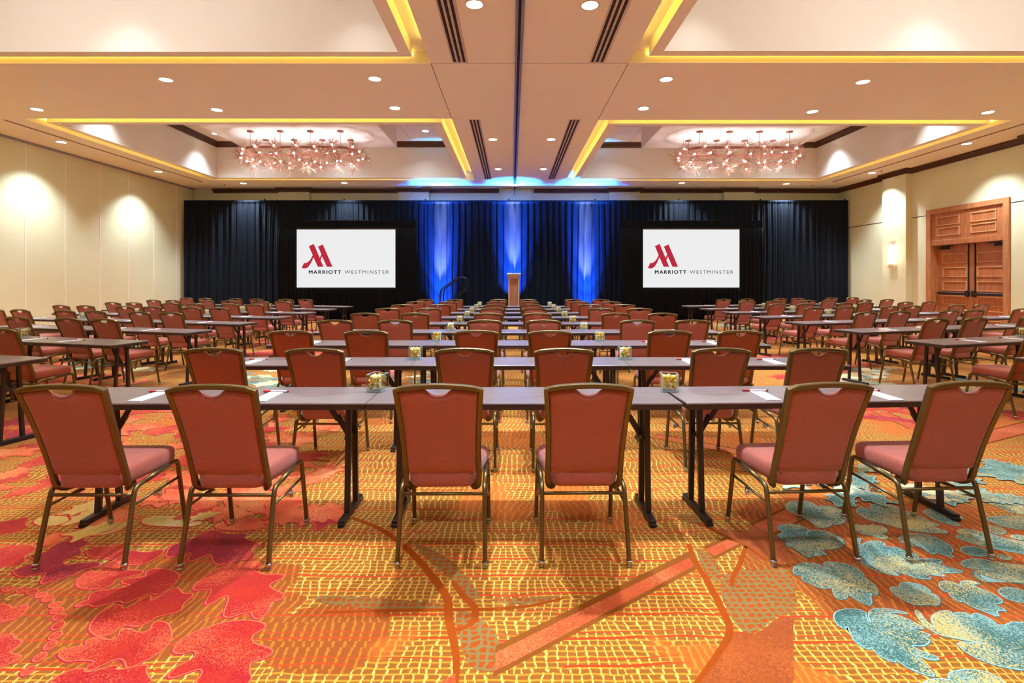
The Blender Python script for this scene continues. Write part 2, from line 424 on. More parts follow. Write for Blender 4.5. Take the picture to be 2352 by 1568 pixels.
# traced leaves
RED = [
 ('leaf_red', [(1330, 1060), (1380, 980), (1480, 920), (1700, 840), (1860, 820), (2000, 830), (2060, 870), (1980, 910), (1935, 945), (1945, 1000), (2060, 1030), (2110, 1060), (2060, 1105), (1950, 1130), (1910, 1180), (1950, 1330), (1490, 1330), (1570, 1230), (1560, 1190), (1500, 1200), (1320, 1270), (1300, 1240), (1350, 1190), (1510, 1110), (1520, 1060), (1480, 1045), (1400, 1080)]),
 ('leaf_red', [(690, 880), (740, 790), (860, 710), (930, 700), (950, 745), (1100, 660), (1165, 620), (1150, 690), (1340, 570), (1385, 575), (1400, 620), (1510, 610), (1400, 700), (1400, 750), (1200, 790), (1165, 830), (1060, 870), (980, 850), (920, 870), (860, 930), (760, 945), (710, 910)]),
 ('leaf_red', [(440, 1075), (560, 1025), (680, 1020), (660, 970), (760, 950), (850, 980), (920, 950), (930, 895), (990, 885), (1080, 925), (1170, 895), (1180, 840), (1250, 825), (1310, 860), (1330, 970), (1220, 1080), (1060, 1160), (980, 1190), (970, 1120), (900, 1110), (780, 1170), (680, 1210), (670, 1180), (760, 1130), (620, 1120), (520, 1140)]),
 ('leaf_red', [(1470, 590), (1560, 500), (1680, 420), (1800, 385), (1960, 365), (2020, 385), (1990, 430), (2000, 470), (2180, 465), (2190, 490), (2070, 540), (2090, 580), (2200, 620), (2170, 660), (2090, 670), (2070, 760), (2000, 810), (1960, 800), (1940, 745), (1860, 770), (1760, 800), (1720, 780), (1780, 640), (1740, 620), (1620, 700), (1580, 690), (1650, 580), (1600, 580)]),
 ('leaf_crimson', [(1280, 320), (1320, 240), (1480, 200), (1560, 150), (1640, 120), (1700, 140), (1760, 160), (1920, 150), (1870, 190), (1990, 225), (2010, 245), (1920, 260), (1980, 350), (1840, 350), (1740, 390), (1650, 385), (1640, 310), (1590, 310), (1480, 365), (1450, 355), (1490, 290), (1420, 310), (1310, 335)]),
 ('leaf_red', [(690, 640), (720, 600), (900, 575), (1040, 550), (920, 525), (1000, 495), (1130, 490), (1130, 440), (1220, 418), (1340, 440), (1390, 480), (1330, 560), (1210, 630), (1180, 600), (1060, 650), (960, 695), (930, 660), (720, 725), (700, 690), (580, 720), (600, 690), (690, 665)]),
 ('leaf_red', [(595, 570), (600, 510), (690, 430), (740, 460), (830, 380), (880, 360), (930, 390), (960, 430), (1090, 440), (1110, 455), (960, 490), (890, 500), (860, 555), (750, 580)]),
 ('leaf_crimson', [(90, 440), (200, 400), (300, 360), (220, 330), (260, 310), (370, 295), (380, 265), (480, 215), (600, 180), (650, 180), (640, 210), (700, 215), (600, 270), (640, 300), (560, 330), (480, 370), (500, 400), (600, 380), (780, 370), (770, 410), (650, 420), (560, 470), (430, 510), (310, 545), (340, 490), (370, 440), (250, 470), (160, 490)]),
 ('leaf_red', [(-60, 275), (120, 245), (210, 235), (285, 260), (250, 290), (180, 320), (190, 370), (130, 400), (60, 400), (-60, 420)]),
 ('leaf_red', [(660, 280), (740, 250), (850, 250), (960, 240), (990, 290), (1050, 285), (1100, 300), (1180, 290), (1260, 270), (1250, 310), (1150, 370), (1040, 400), (900, 360), (780, 330), (690, 330)]),
 ('leaf_red', [(-80, 700), (70, 700), (90, 740), (180, 700), (220, 705), (180, 770), (130, 810), (-80, 850)]),
 ('leaf_red', [(370, 1330), (450, 1240), (650, 1180), (640, 1240), (930, 1155), (860, 1220), (1150, 1155), (1110, 1220), (1200, 1330)]),
 ('leaf_red', [(-80, 960), (110, 920), (90, 960), (180, 980), (110, 1040), (60, 1080), (165, 1090), (140, 1130), (-80, 1210)]),
 ('leaf_red', [(-60, 70), (150, 40), (230, 20), (180, 90), (230, 100), (130, 140), (-60, 160)]),
 ('leaf_gold', [(240, 60), (330, 20), (480, 10), (560, 40), (480, 80), (330, 100)]),
 ('leaf_gold', [(680, 110), (760, 60), (900, 30), (1010, 50), (960, 110), (820, 160), (700, 170)]),
 ('leaf_gold', [(1080, 50), (1180, 10), (1400, 20), (1580, 60), (1500, 100), (1250, 95), (1120, 85)]),
 ('leaf_salmon', [(1640, 90), (1760, 50), (2000, 30), (2100, 60), (2040, 110), (1850, 130), (1700, 120)]),
 ('leaf_salmon', [(300, 200), (420, 150), (500, 150), (480, 200), (380, 240), (300, 250)]),
]
for kind, pts in RED: leaf(A(pts), kind, 'line_red', 'line_crimson', .006, 2)
for i, (x, y) in enumerate([(60, 578), (170, 585), (250, 600), (320, 625), (370, 655), (425, 700), (440, 745), (460, 795), (450, 862), (430, 940), (390, 1015), (310, 1105), (220, 1210)]):
    r = 40 + i * 1.6; a = -.25 if i < 8 else -.5
    leaf(A([(x + r * math.cos(t) * math.cos(a) - r * .4 * math.sin(t) * math.sin(a), y + r * math.cos(t) * math.sin(a) + r * .42 * math.sin(t) * math.cos(a)) for t in [k * PI / 5 for k in range(10)]]), 'leaf_red', 'line_red', 'line_crimson', .005, 1)
def oval(cx, cy, rx, ry, a=0.0): return [(cx + rx * math.cos(t) * math.cos(a) - ry * math.sin(t) * math.sin(a), cy + rx * math.cos(t) * math.sin(a) + ry * math.sin(t) * math.cos(a)) for t in [k * PI / 6 for k in range(12)]]
TEAL = [
 [(610, 1000), (640, 950), (740, 930), (880, 945), (890, 1010), (940, 1060), (910, 980), (940, 935), (1040, 925), (1200, 950), (1260, 975), (1150, 960), (1060, 965), (1200, 1000), (1330, 1060), (1400, 1110), (1220, 1080), (1370, 1130), (1460, 1160), (1330, 1170), (1430, 1180), (1430, 1220), (1380, 1250), (1250, 1240), (1400, 1310), (1530, 1355), (1460, 1375), (1300, 1320), (1370, 1390), (1500, 1520), (1380, 1490), (1250, 1440), (1150, 1360), (1130, 1395), (1000, 1330), (940, 1260), (905, 1280), (800, 1220), (760, 1150), (735, 1070), (700, 1105), (640, 1060)],
 [(260, 600), (290, 550), (400, 530), (520, 560), (640, 650), (570, 590), (510, 530), (640, 530), (780, 560), (890, 650), (800, 620), (900, 680), (980, 740), (985, 820), (920, 790), (940, 910), (840, 870), (730, 800), (720, 840), (650, 850), (610, 800), (605, 740), (540, 755), (460, 740), (400, 700), (340, 690), (345, 630), (280, 640)],
 [(790, 340), (850, 315), (825, 350), (840, 400), (900, 350), (1000, 345), (1060, 370), (1030, 395), (1200, 405), (1150, 430), (1240, 430), (1340, 460), (1330, 500), (1430, 500), (1560, 510), (1500, 545), (1620, 580), (1750, 610), (1600, 620), (1470, 610), (1590, 650), (1480, 640), (1370, 620), (1470, 670), (1340, 670), (1200, 620), (1080, 590), (1200, 650), (1030, 620), (880, 560), (815, 480)],
 [(125, 235), (150, 205), (280, 200), (400, 240), (370, 290), (400, 300), (390, 260), (480, 250), (600, 275), (690, 330), (710, 380), (650, 410), (560, 420), (480, 410), (570, 470), (500, 460), (440, 435), (430, 470), (405, 497), (330, 460), (270, 405), (200, 395), (190, 350), (230, 340), (140, 330), (130, 290), (190, 280)],
 [(195, 30), (250, 5), (360, 0), (450, 30), (500, 90), (480, 40), (600, 50), (700, 90), (720, 170), (640, 210), (600, 185), (580, 215), (500, 238), (440, 200), (420, 180), (330, 130), (240, 100), (200, 60)],
 [(800, 90), (830, 60), (880, 60), (960, 100), (920, 40), (1000, 20), (1130, 40), (1200, 80), (1350, 130), (1440, 180), (1540, 210), (1440, 215), (1640, 280), (1400, 270), (1200, 240), (1020, 190), (870, 150)],
 [(1170, 320), (1220, 300), (1290, 280), (1420, 290), (1540, 340), (1620, 390), (1640, 440), (1600, 440), (1650, 495), (1560, 460), (1470, 440), (1480, 465), (1410, 430), (1380, 400), (1260, 380), (1190, 350)],
 [(770, 240), (800, 220), (790, 205), (900, 215), (960, 205), (1060, 230), (1070, 270), (1000, 275), (1070, 300), (1070, 325), (1000, 320), (960, 300), (880, 290), (820, 260)],
 [(1110, 740), (1190, 750), (1180, 710), (1260, 705), (1370, 725), (1440, 770), (1430, 800), (1500, 810), (1525, 870), (1500, 905), (1430, 890), (1330, 900), (1240, 870), (1100, 780)],
 [(1515, 720), (1560, 690), (1660, 700), (1720, 760), (1700, 710), (1750, 685), (1890, 710), (1780, 720), (1960, 790), (2060, 850), (2050, 885), (1960, 880), (2120, 950), (2000, 940), (2040, 1005), (1900, 950), (1800, 910), (1720, 860), (1700, 870), (1640, 840), (1590, 770), (1560, 785)],
 [(1310, 950), (1340, 940), (1400, 1040), (1500, 1100), (1450, 1030), (1470, 980), (1560, 945), (1630, 950), (1610, 1000), (1680, 960), (1780, 970), (1790, 1020), (1830, 960), (1950, 1010), (2050, 1090), (2190, 1030), (2400, 1110), (2400, 1470), (2100, 1440), (1900, 1380), (1760, 1310), (1650, 1210), (1960, 1240), (1700, 1190), (1500, 1150), (1370, 1050)],
 [(1705, 535), (1760, 505), (1880, 500), (2060, 540), (2400, 570), (2400, 730), (2050, 690), (1930, 650), (1850, 620), (1880, 670), (1970, 710), (1850, 680), (1800, 620), (1830, 595), (2040, 590), (1850, 585), (1740, 570)],
 oval(1830, 435, 125, 38, .15), oval(2180, 810, 150, 55, .25), oval(2000, 250, 95, 32, .2), oval(2080, 487, 55, 18, .2), oval(2200, 313, 60, 18, .1),
 [(1590, 1500), (1680, 1460), (1850, 1455), (2000, 1500), (2120, 1600), (1650, 1600)], [(1370, 1580), (1450, 1540), (1600, 1535), (1720, 1600), (1400, 1620)],
 [(1650, 310), (1720, 290), (1670, 260), (1740, 240), (1860, 260), (1980, 290), (2100, 330), (2400, 380), (2400, 480), (2100, 430), (1900, 390), (1760, 350)],
 [(1900, 150), (1980, 140), (2100, 125), (2400, 150), (2400, 260), (2100, 230), (1990, 190)],
 [(1930, 15), (2000, -10), (2400, -20), (2400, 130), (2150, 110), (2050, 60)],
 [(1370, 90), (1450, 70), (1560, 90), (1750, 150), (1640, 170), (1710, 225), (1560, 190), (1440, 140)],
]
for pts in TEAL: leaf(T(pts), 'leaf_teal', 'line_teal', 'line_dark', .0045, 1)
# drifts of lobed leaves farther back
rl = random.Random(11)
def lobed(x, y, r, a, lobes=7):
    pts = []
    n = lobes * 2
    for i in range(n):
        t = 2 * PI * i / n + rl.uniform(-.12, .12)
        q = r * ((1.0 if i % 2 == 0 else .5) * rl.uniform(.8, 1.15)) * (1.25 if abs(math.cos(t)) > .8 else .85)
        pts.append((x + q * math.cos(t + a), y + q * math.sin(t + a)))
    return pts
def drift(px0, px1, py0, py1, n, kinds, r, teal=False):
    for _ in range(n):
        x, y = floor_at(rl.uniform(px0, px1), rl.uniform(py0, py1))
        k = rl.choice(kinds)
        if teal: leaf(lobed(x, y, r * rl.uniform(.7, 1.2), rl.uniform(0, 6)), k, 'line_teal', 'line_dark', .007, 2)
        else: leaf(lobed(x, y, r * rl.uniform(.7, 1.2), rl.uniform(0, 6)), k, 'line_red', 'line_crimson', .007, 2)
RS = ['leaf_salmon', 'leaf_salmon', 'leaf_red', 'leaf_salmon']
drift(330, 800, 1060, 1190, 34, RS, .15)
drift(-60, 330, 1030, 1150, 12, ['leaf_salmon', 'leaf_red'], .15)
drift(200, 560, 1130, 1230, 7, ['leaf_gold', 'leaf_salmon'], .12)
drift(-40, 260, 950, 1040, 16, ['leaf_red', 'leaf_crimson', 'leaf_salmon'], .2)
drift(230, 800, 930, 1060, 44, ['leaf_red', 'leaf_salmon', 'leaf_salmon'], .19)
drift(1900, 2360, 925, 965, 22, ['leaf_red', 'leaf_crimson', 'leaf_salmon'], .2)
drift(1720, 1990, 815, 870, 26, ['leaf_red', 'leaf_salmon'], .26)
drift(1620, 1900, 745, 790, 26, ['leaf_red', 'leaf_salmon'], .3)
drift(560, 720, 780, 815, 16, ['leaf_red', 'leaf_salmon'], .3)
drift(660, 780, 740, 770, 12, ['leaf_red', 'leaf_salmon'], .4)
drift(60, 330, 830, 880, 14, ['leaf_red', 'leaf_salmon'], .25)
drift(540, 720, 845, 890, 20, ['leaf_teal', 'leaf_teal', 'leaf_sand'], .2, True)
drift(960, 1120, 850, 900, 18, ['leaf_teal', 'leaf_sand'], .18, True)
drift(1640, 1720, 725, 760, 14, ['leaf_teal', 'leaf_sand'], .35, True)
drift(150, 330, 780, 850, 14, ['leaf_teal', 'leaf_sand'], .28, True)
drift(1940, 2110, 845, 885, 22, ['leaf_sand', 'leaf_sand', 'leaf_teal'], .2, True)
drift(2180, 2360, 850, 900, 20, ['leaf_teal', 'leaf_teal', 'leaf_sand'], .2, True)
drift(1790, 2360, 1075, 1150, 34, ['leaf_teal', 'leaf_teal', 'leaf_teal', 'leaf_sand'], .13, True)
drift(2100, 2360, 1050, 1100, 12, ['leaf_teal', 'leaf_teal'], .14, True)
floor = struct(fl.build('floor', FM), 'orange patterned ballroom carpet with red and teal leaves', 'floor')

# ---- ceiling with four coffers
E = .26; LIP = .18; DEEP = .2; Z1 = H + 1.22
COFF = [(-10.6, -1.31, 11.35, 18.4), (1.9, 10.97, 11.45, 18.5), (-10.6, -1.31, 1.4, 8.45), (1.88, 10.97, 1.4, 8.42)]
ce = MB()
xs = sorted({XL - .1, -10.6, -1.31, 1.9, 10.97, XR + .1})
def cq(x0, x1, y0, y1): ce.box(x0, x1, y0, y1, H, H + .02, 0)
cq(XL - .1, -10.6, YF, YB + .1); cq(-1.31, 1.88, YF, YB + .1); cq(10.97, XR + .1, YF, YB + .1)
cq(-10.6, -1.31, YF, 1.4); cq(-10.6, -1.31, 8.45, 11.35); cq(-10.6, -1.31, 18.4, YB + .1)
cq(1.88, 10.97, YF, 1.4); cq(1.88, 10.97, 8.42, 11.45); cq(1.88, 10.97, 18.5, YB + .1); cq(1.88, 1.9, 11.45, 18.5)
for sx in (-1.31, 1.88):
    ce.box(sx - .006, sx + .006, 8.45, 11.4, H - .0008, H + .001, 1)
ce.box(-1.3, 1.87, 8.43, 8.442, H - .0008, H + .001, 1)
struct(ce.build('ceiling', [M['ceiling'], M['joint']]), 'tan painted soffit ceiling around four coffers', 'ceiling')
def ringbox(mb, x0, x1, y0, y1, x2, x3, y2, y3, z0, z1, mi=0):
    """square ring between outer (x0..y1) and inner (x2..y3)"""
    mb.box(x0, x1, y0, y2, z0, z1, mi); mb.box(x0, x1, y3, y1, z0, z1, mi); mb.box(x0, x2, y2, y3, z0, z1, mi); mb.box(x3, x1, y2, y3, z0, z1, mi)
SLABS = [(-8.16, -3.49, 13.1, 15.85), (3.95, 8.6, 13.2, 15.95)]
for ci, (x0, x1, y0, y1) in enumerate(COFF):
    mb = MB()
    a, b, c, d = x0 + E, x1 - E, y0 + E, y1 - E
    e, f, g, h = a + LIP, b - LIP, c + LIP, d - LIP
    ringbox(mb, x0 - .02, x1 + .02, y0 - .02, y1 + .02, a, b, c, d, H + DEEP, H + DEEP + .02, 0)          # pocket roof
    ringbox(mb, x0 - .02, x1 + .02, y0 - .02, y1 + .02, x0, x1, y0, y1, H + .02, H + DEEP, 0)             # outer side of pocket
    ringbox(mb, a, b, c, d, e, f, g, h, H, H + .012, 1); ringbox(mb, a, b, c, d, e, f, g, h, H + .012, H + DEEP + .02, 0)                                            # lip
    ringbox(mb, a, b, c, d, e, f, g, h, H + DEEP + .02, Z1, 0)                                           # tall side
    mb.box(a, b, c, d, Z1, Z1 + .04, 2)                                                                  # upper ceiling
    for yy in (c + 2.2, c + 4.4): mb.box(e, f, yy, yy + .008, Z1 - .002, Z1, 3)
    for xx in (e + 1.7, f - 1.7): mb.box(xx, xx + .008, g, h, Z1 - .002, Z1, 3)
    co = struct(mb.build('ceiling_coffer', [M['cream'], M['ceiling'], M['panel_white'], M['joint']]), ['far left', 'far right', 'near left', 'near right'][ci] + ' ceiling coffer with cream sides and glowing yellow cove', 'ceiling coffer')
    s = .03
    for (p, q, r, t) in ((x0 + .002, x0 + .02, y0 + .3, y1 - .5), (x1 - .02, x1 - .002, y0 + .3, y1 - .5), (x0 + .3, x1 - .3, y0 + .002, y0 + .02), (x0 + .3, x1 - .3, y1 - .02, y1 - .002)):
        MB().box(p, q, r, t, H + .135, H + .17).build('cove_lamp', M['led'], co)
    cr = MB()
    for (p, q) in (((e, g), (f, g)), ((f, g), (f, h)), ((f, h), (e, h)), ((e, h), (e, g))): pass
    prof = [(0, -.17), (.03, -.17), (.045, -.12), (.10, -.05), (.12, -.05), (.12, 0), (0, 0)]
    loops = []
    for u, v in prof: loops.append([(e + u, g + u, Z1 + v), (f - u, g + u, Z1 + v), (f - u, h - u, Z1 + v), (e + u, h - u, Z1 + v)])
    loops.append(loops[0])
    cr.loft(loops, 0, False, False)
    cr.build('crown_molding', M['crown'], co)
    if ci < 2:
        X0, X1, Y0, Y1 = SLABS[ci]
        MB().box(X0, X1, Y0, Y1, H + .514, Z1).build('drop_panel', M['panel_white'], co)

# ---- walls
mb = MB(); mb.box(XL - .2, XL, YF, YB, 0, H, 0)
for px in (-70, 58, 150, 230, 295, 353, 405, 440):
    d = -XL * F / (CX - px); mb.box(XL, XL + .006, d - .022, d + .022, 0, H - .06, 1)
mb.box(XL, XL + .05, YF, YB, H - .05, H, 2)
struct(mb.build('wall_left', [M['wall'], M['seam'], M['track']]), 'beige folding partition wall with pale vertical panel seams', 'wall')
mb = MB(); mb.box(XL - .2, XR + .4, YB, YB + .2, 0, H, 0)
for a, b in ((640, 710), (915, 985), (1400, 1470), (1663, 1733)):
    X0, X1 = (a - CX) * 20.0 / F, (b - CX) * 20.0 / F; mb.box(X0, X1, YB - .2, YB, 0, H - .1, 0)
mb.box(-.35, .72, YB - .12, YB, 0, H - .01, 0)
struct(mb.build('wall_stage', [M['wall_far']]), 'beige end wall with pilasters above the black drapes', 'wall')
struct(MB().box(XL - .2, XR + .4, YF - .2, YF, 0, H).build('wall_rear', M['wall']), 'beige wall at the rear of the room', 'wall')
# right wall with the door opening
DY0, DY1 = 13.2, 15.85        # outer door frame
mb = MB()
mb.box(XR, XR + .35, YF, DY0 + .1, 0, H); mb.box(XR, XR + .35, DY1 - .1, YB, 0, H); mb.box(XR, XR + .35, DY0 + .1, DY1 - .1, 3.4, H)
mb.box(XR - .2, XR, 16.45, 17.5, 0, H - .02); mb.box(XR - .2, XR, 11.6, 12.62, 0, H - .02)
for (y0, y1) in ((17.5, YB), (DY1, 16.45), (12.62, DY0), (YF, 11.6)): mb.box(XR - .002, XR, y0, y1, 3.37, 3.395, 1)
struct(mb.build('wall_right', [M['wall'], M['hardware']]), 'beige right wall with shallow pilasters and thin dark reveal line', 'wall')
def crown(path, name, label):
    prof = [(0, -.16), (.025, -.16), (.035, -.12), (.085, -.05), (.1, -.045), (.1, -.001), (0, -.001)]
    P = [Vector((x, y)) for x, y in path]; loops = []
    for i, p in enumerate(P):
        def nrm(a, b): t = (b - a).normalized(); return Vector((-t.y, t.x))
        if i == 0: n = nrm(P[0], P[1])
        elif i == len(P) - 1: n = nrm(P[-2], P[-1])
        else:
            n1, n2 = nrm(P[i - 1], p), nrm(p, P[i + 1]); n = (n1 + n2); n = n / max(.3, n.dot(n1))
        loops.append([(p.x + n.x * u, p.y + n.y * u, H + v) for u, v in prof])
    m = MB(); m.loft(loops, 0, False, True)
    return struct(m.build(name, M['crown']), label, 'crown molding')
crown([(XR, YF), (XR, 11.6), (XR - .2, 11.6), (XR - .2, 12.62), (XR, 12.62), (XR, 16.45), (XR - .2, 16.45), (XR - .2, 17.5), (XR, 17.5), (XR, YB), (9.285, YB), (9.285, YB - .2), (8.115, YB - .2), (8.115, YB), (4.902, YB), (4.902, YB - .2), (3.735, YB - .2), (3.735, YB), (.85, YB)], 'trim_1', 'dark wood crown molding along the right wall and right half of the stage wall')
crown([(-.5, YB), (-3.183, YB), (-3.183, YB - .2), (-4.352, YB - .2), (-4.352, YB), (-7.765, YB), (-7.765, YB - .2), (-8.935, YB - .2), (-8.935, YB), (-11.55, YB)], 'trim_2', 'dark wood crown molding on the left half of the stage wall')
for nm, b in (('baseboard_left', (XL, XL + .015, YF, YB - .1)),):
    struct(MB().box(b[0], b[1], b[2], b[3], 0.002, .14).build(nm, M['crown']), 'dark baseboard along the left wall', 'baseboard')
struct(MB().box(XR - .015, XR, YF, 11.55, .002, .14).build('baseboard_right', M['crown']), 'dark baseboard along the right wall', 'baseboard')

# ---- double door in the right wall
door = bpy.data.objects.new('door_1', None); COL.objects.link(door); struct(door, 'cherry wood double door with tall panelled transom and dark push bars', 'door')
fr = MB(); fx0, fx1 = XR - .05, XR + .12
fr.cbox(fx0, fx1, DY0, DY0 + .17, 0, 3.54, .008); fr.cbox(fx0, fx1, DY1 - .17, DY1, 0, 3.54, .008); fr.cbox(fx0, fx1, DY0 + .17, DY1 - .17, 3.39, 3.54, .008)
fr.box(XR + .12, XR + .3, DY0 + .06, DY0 + .17, 0, 3.39); fr.box(XR + .12, XR + .3, DY1 - .17, DY1 - .06, 0, 3.39)
fr.build('door_frame', M['door_trim'], door)
tr = MB(); ty0, ty1 = DY0 + .17, DY1 - .17; tm = (ty0 + ty1) / 2
tr.box(XR + .0, XR + .06, ty0, ty1, 2.6, 3.39); tr.cbox(XR - .03, XR + .1, ty0, ty1, 2.45, 2.6, .01)
tro = tr.build('transom', M['door'], door)
def mold(mb, x, y0, y1, z0, z1, w=.026, p=.022):
    for q in ((y0, y1, z0, z0 + w), (y0, y1, z1 - w, z1), (y0, y0 + w, z0 + w, z1 - w), (y1 - w, y1, z0 + w, z1 - w)): mb.box(x - p, x, *q)
for (a, b) in ((ty0 + .2, tm - .18), (tm + .18, ty1 - .2)):
    for (z0, z1) in ((2.72, 2.96), (3.02, 3.28)):
        q = MB(); mold(q, XR, a, b, z0, z1); q.build('panel_molding', M['door_mold'], tro)
for k, (a, b) in enumerate(((ty0 + .004, tm - .003), (tm + .003, ty1 - .004))):
    lf = MB().box(XR + .2, XR + .245, a, b, .01, 2.45).build('door_leaf', M['door'], door)
    for (z0, z1) in ((1.92, 2.2), (1.52, 1.80), (1.12, 1.40), (.72, .98), (.32, .60)):
        q = MB(); mold(q, XR + .2, a + .16, b - .16, z0, z1); q.build('panel_molding', M['door_mold'], lf)
    hb = MB(); hb.cbox(XR + .1, XR + .15, a + .05, b - .05, 1.005, 1.075, .01); hb.build('push_bar', M['hardware'], lf)
    hz = b - .1 if k == 0 else a + .1
    lk = MB(); lk.cbox(XR + .09, XR + .2, hz - .045, hz + .045, .96, 1.14, .02); lk.build('lock_case', M['hardware'], lf)
    rd = MB(); rd.box(XR + .17, XR + .199, hz - .009, hz + .009, 1.14, 2.44); rd.build('vertical_rod', M['hardware'], lf)
    cl = MB(); cy = a + .12 if k == 0 else b - .12; s = 1 if k == 0 else -1
    cl.cbox(XR + .12, XR + .2, min(cy, cy + s * .3), max(cy, cy + s * .3), 2.33, 2.41, .01)
    cl.box(XR + .1, XR + .13, min(cy + s * .1, cy + s * .5), max(cy + s * .1, cy + s * .5), 2.415, 2.435); cl.build('door_closer', M['hardware'], lf)

# ================================================================== CHAIRS
def back_y(z):
    s = max(0, (z - .40) / .54); return .075 - .16 * s - .035 * s * s
def back_w(z):
    s = max(0, min(1, (z - .40) / .54)); return .176 + .004 * (1 - s) + .024 * max(0, s - .25) ** 1.6 / .63
CH = {}
def chair_meshes():
    # seat cushion
    mb = MB(); loops = []
    y0, y1, hw0, hw1 = .045, .425, .205, .222
    def outline(k):
        pts = []; n = 7
        for (sx, sy) in ((1, -1), (1, 1), (-1, 1), (-1, -1)):
            r = (.055 if sy > 0 else .04)
            for i in range(n):
                a0 = {(1, -1): -PI / 2, (1, 1): 0, (-1, 1): PI / 2, (-1, -1): PI}[(sx, sy)]
                t = a0 + i / (n - 1) * PI / 2
                yy = (y1 - r if sy > 0 else y0 + r) + (r - k) * math.sin(t) if r > k else 0
                q = max(0, min(1, (yy - .062) / .075)); q = q * q * (3 - 2 * q); hw = .158 + .052 * q + .014 * ((yy - y0) / (y1 - y0))
                xx = sx * (hw - r) + (r - k) * math.cos(t)
                pts.append((xx, yy))
        return pts
    for z, k in ((.385, .012), (.392, .002), (.42, -.002), (.452, -.001), (.466, .006), (.474, .018), (.478, .034)):
        loops.append([(x, y, z + (y - .05) * .05) for x, y in outline(k)])
    mb.loft(loops, 0, True, True)
    CH['seat'] = mb.build('seat', M['fabric'], None, False)
    # backrest pad
    mb = MB(); nx, nz = 48, 14
    def ztop(x):
        w = .19; arch = .912 + .016 * (1 - (x / w) ** 2)
        t = abs(x) / .060
        q = max(0.0, 1 - t * t) ** .8 if t < .86 else max(0.0, 1 - .86 ** 2) ** .8 * max(0.0, 1 - (t - .86) / .42) ** 2
        return arch - .036 * q - .001
    def zbot(x): return .461 - .016 * (1 - (x / .18) ** 2)
    fr_, rr_ = [], []
    for j in range(nz + 1):
        for i in range(nx + 1):
            u = -1 + 2 * i / nx; v = j / nz
            x0 = u * .17; zt, zb = ztop(u * .188), zbot(x0)
            z = zb + (zt - zb) * v
            x = u * (back_w(z) - .004)
            ex = max(0, 1 - abs(u) ** 6); ez = max(0, 1 - abs(2 * v - 1) ** 8)
            th = .006 + .013 * (ex * ez) ** .5
            y = back_y(z)
            fr_.append((x, y + th, z)); rr_.append((x, y - th, z))
    W = nx + 1; fs = []
    for j in range(nz):
        for i in range(nx):
            a = j * W + i; fs.append((a, a + 1, a + W + 1, a + W))
    off = len(fr_); fs2 = [tuple(off + q for q in reversed(f)) for f in fs]
    rim = [i for i in range(W)] + [j * W + nx for j in range(1, nz + 1)] + [nz * W + i for i in range(nx - 1, -1, -1)] + [j * W for j in range(nz - 1, 0, -1)]
    sides = [(rim[k], rim[(k + 1) % len(rim)], off + rim[(k + 1) % len(rim)], off + rim[k]) for k in range(len(rim))]
    mb.add(fr_ + rr_, fs + fs2 + sides, 0, True)
    CH['backrest'] = mb.build('backrest', M['fabric'], None, False)
    # back frame
    side = []
    side += [(.140, .175, .366), (.152, .13, .366), (.166, .100, .368)]
    for i in range(9):
        z = .392 + i * (.905 - .392) / 8; side.append((back_w(z) + .008, back_y(z), z))
    side = bezline(side[:5], 2) + side[5:]
    ztc = .918
    R = side + [(back_w(ztc) + .009, back_y(ztc), ztc)]
    top = []
    for i in range(1, 12):
        u = 1 - 2 * i / 12; z = .922 + .018 * (1 - u * u); top.append((u * .205, back_y(z), z))
    L = [(-x, y, z) for x, y, z in reversed(R)]
    path = R + top + L
    mb = MB(); mb.sweep(path, rrect(.026, .030, .005), (0, 1, 0), 0, False)
    CH['back_frame'] = mb.build('back_frame', M['bronze'], None, False)
    pr = rrect(.026, .022, .007)
    for s, key in ((1, 'r'), (-1, 'l')):
        mb = MB(); p = bezline([(s * .222, .487, .028), (s * .219, .447, .25), (s * .2165, .432, .352), (s * .2155, .424, .396), (s * .215, .385, .404), (s * .2145, .34, .40)], 2)
        mb.sweep(p, pr, (1, 0, 0), 0, True); CH['leg_f' + key] = mb.build('leg', M['bronze'], None, False)
        mb = MB(); mb.sweep([(s * .2145, .341, .40), (s * .2135, .15, .383)], pr, (1, 0, 0), 0, True); CH['rail' + key] = mb.build('side_rail', M['bronze'], None, False)
        mb = MB(); p = bezline([(s * .2135, .151, .383), (s * .2135, .11, .380), (s * .214, .082, .368), (s * .215, .07, .325), (s * .2185, .035, .18), (s * .222, 0, .028)], 2)
        mb.sweep(p, pr, (1, 0, 0), 0, True); CH['leg_r' + key] = mb.build('leg', M['bronze'], None, False)
        mb = MB(); mb.sweep([(s * .2155, .068, .292), (s * .2175, .443, .30)], ring(.007, 8), (0, 0, 1), 0, True); CH['str' + key] = mb.build('stretcher', M['bronze'], None, False)
        mb = MB(); mb.cbox(s * .212 - .012, s * .212 + .012, .235, .285, .268, .292, .004); mb.cbox(s * .225 - .008, s * .225 + .008, .25, .27, .255, .283, .003)
        CH['clip' + key] = mb.build('ganging_clip', M['chrome'], None, False)
    mb = MB(); mb.sweep([(-.207, .068, .345), (.207, .068, .345)], ring(.0085, 8), (0, 0, 1), 0, True); CH['str_b'] = mb.build('stretcher', M['bronze'], None, False)
    for key, (x, y) in {'fr': (.222, .489), 'fl': (-.222, .489), 'rr': (.222, -.001), 'rl': (-.222, -.001)}.items():
        mb = MB(); mb.lathe([(.004, 0.0015), (.0135, .002), (.0135, .007), (.007, .009), (.007, .013), (.0165, .015), (.0175, .032), (.012, .033)], (x, y, 0), 14); CH['gl' + key] = mb.build('glide', M['chrome'], None, False)
chair_meshes()
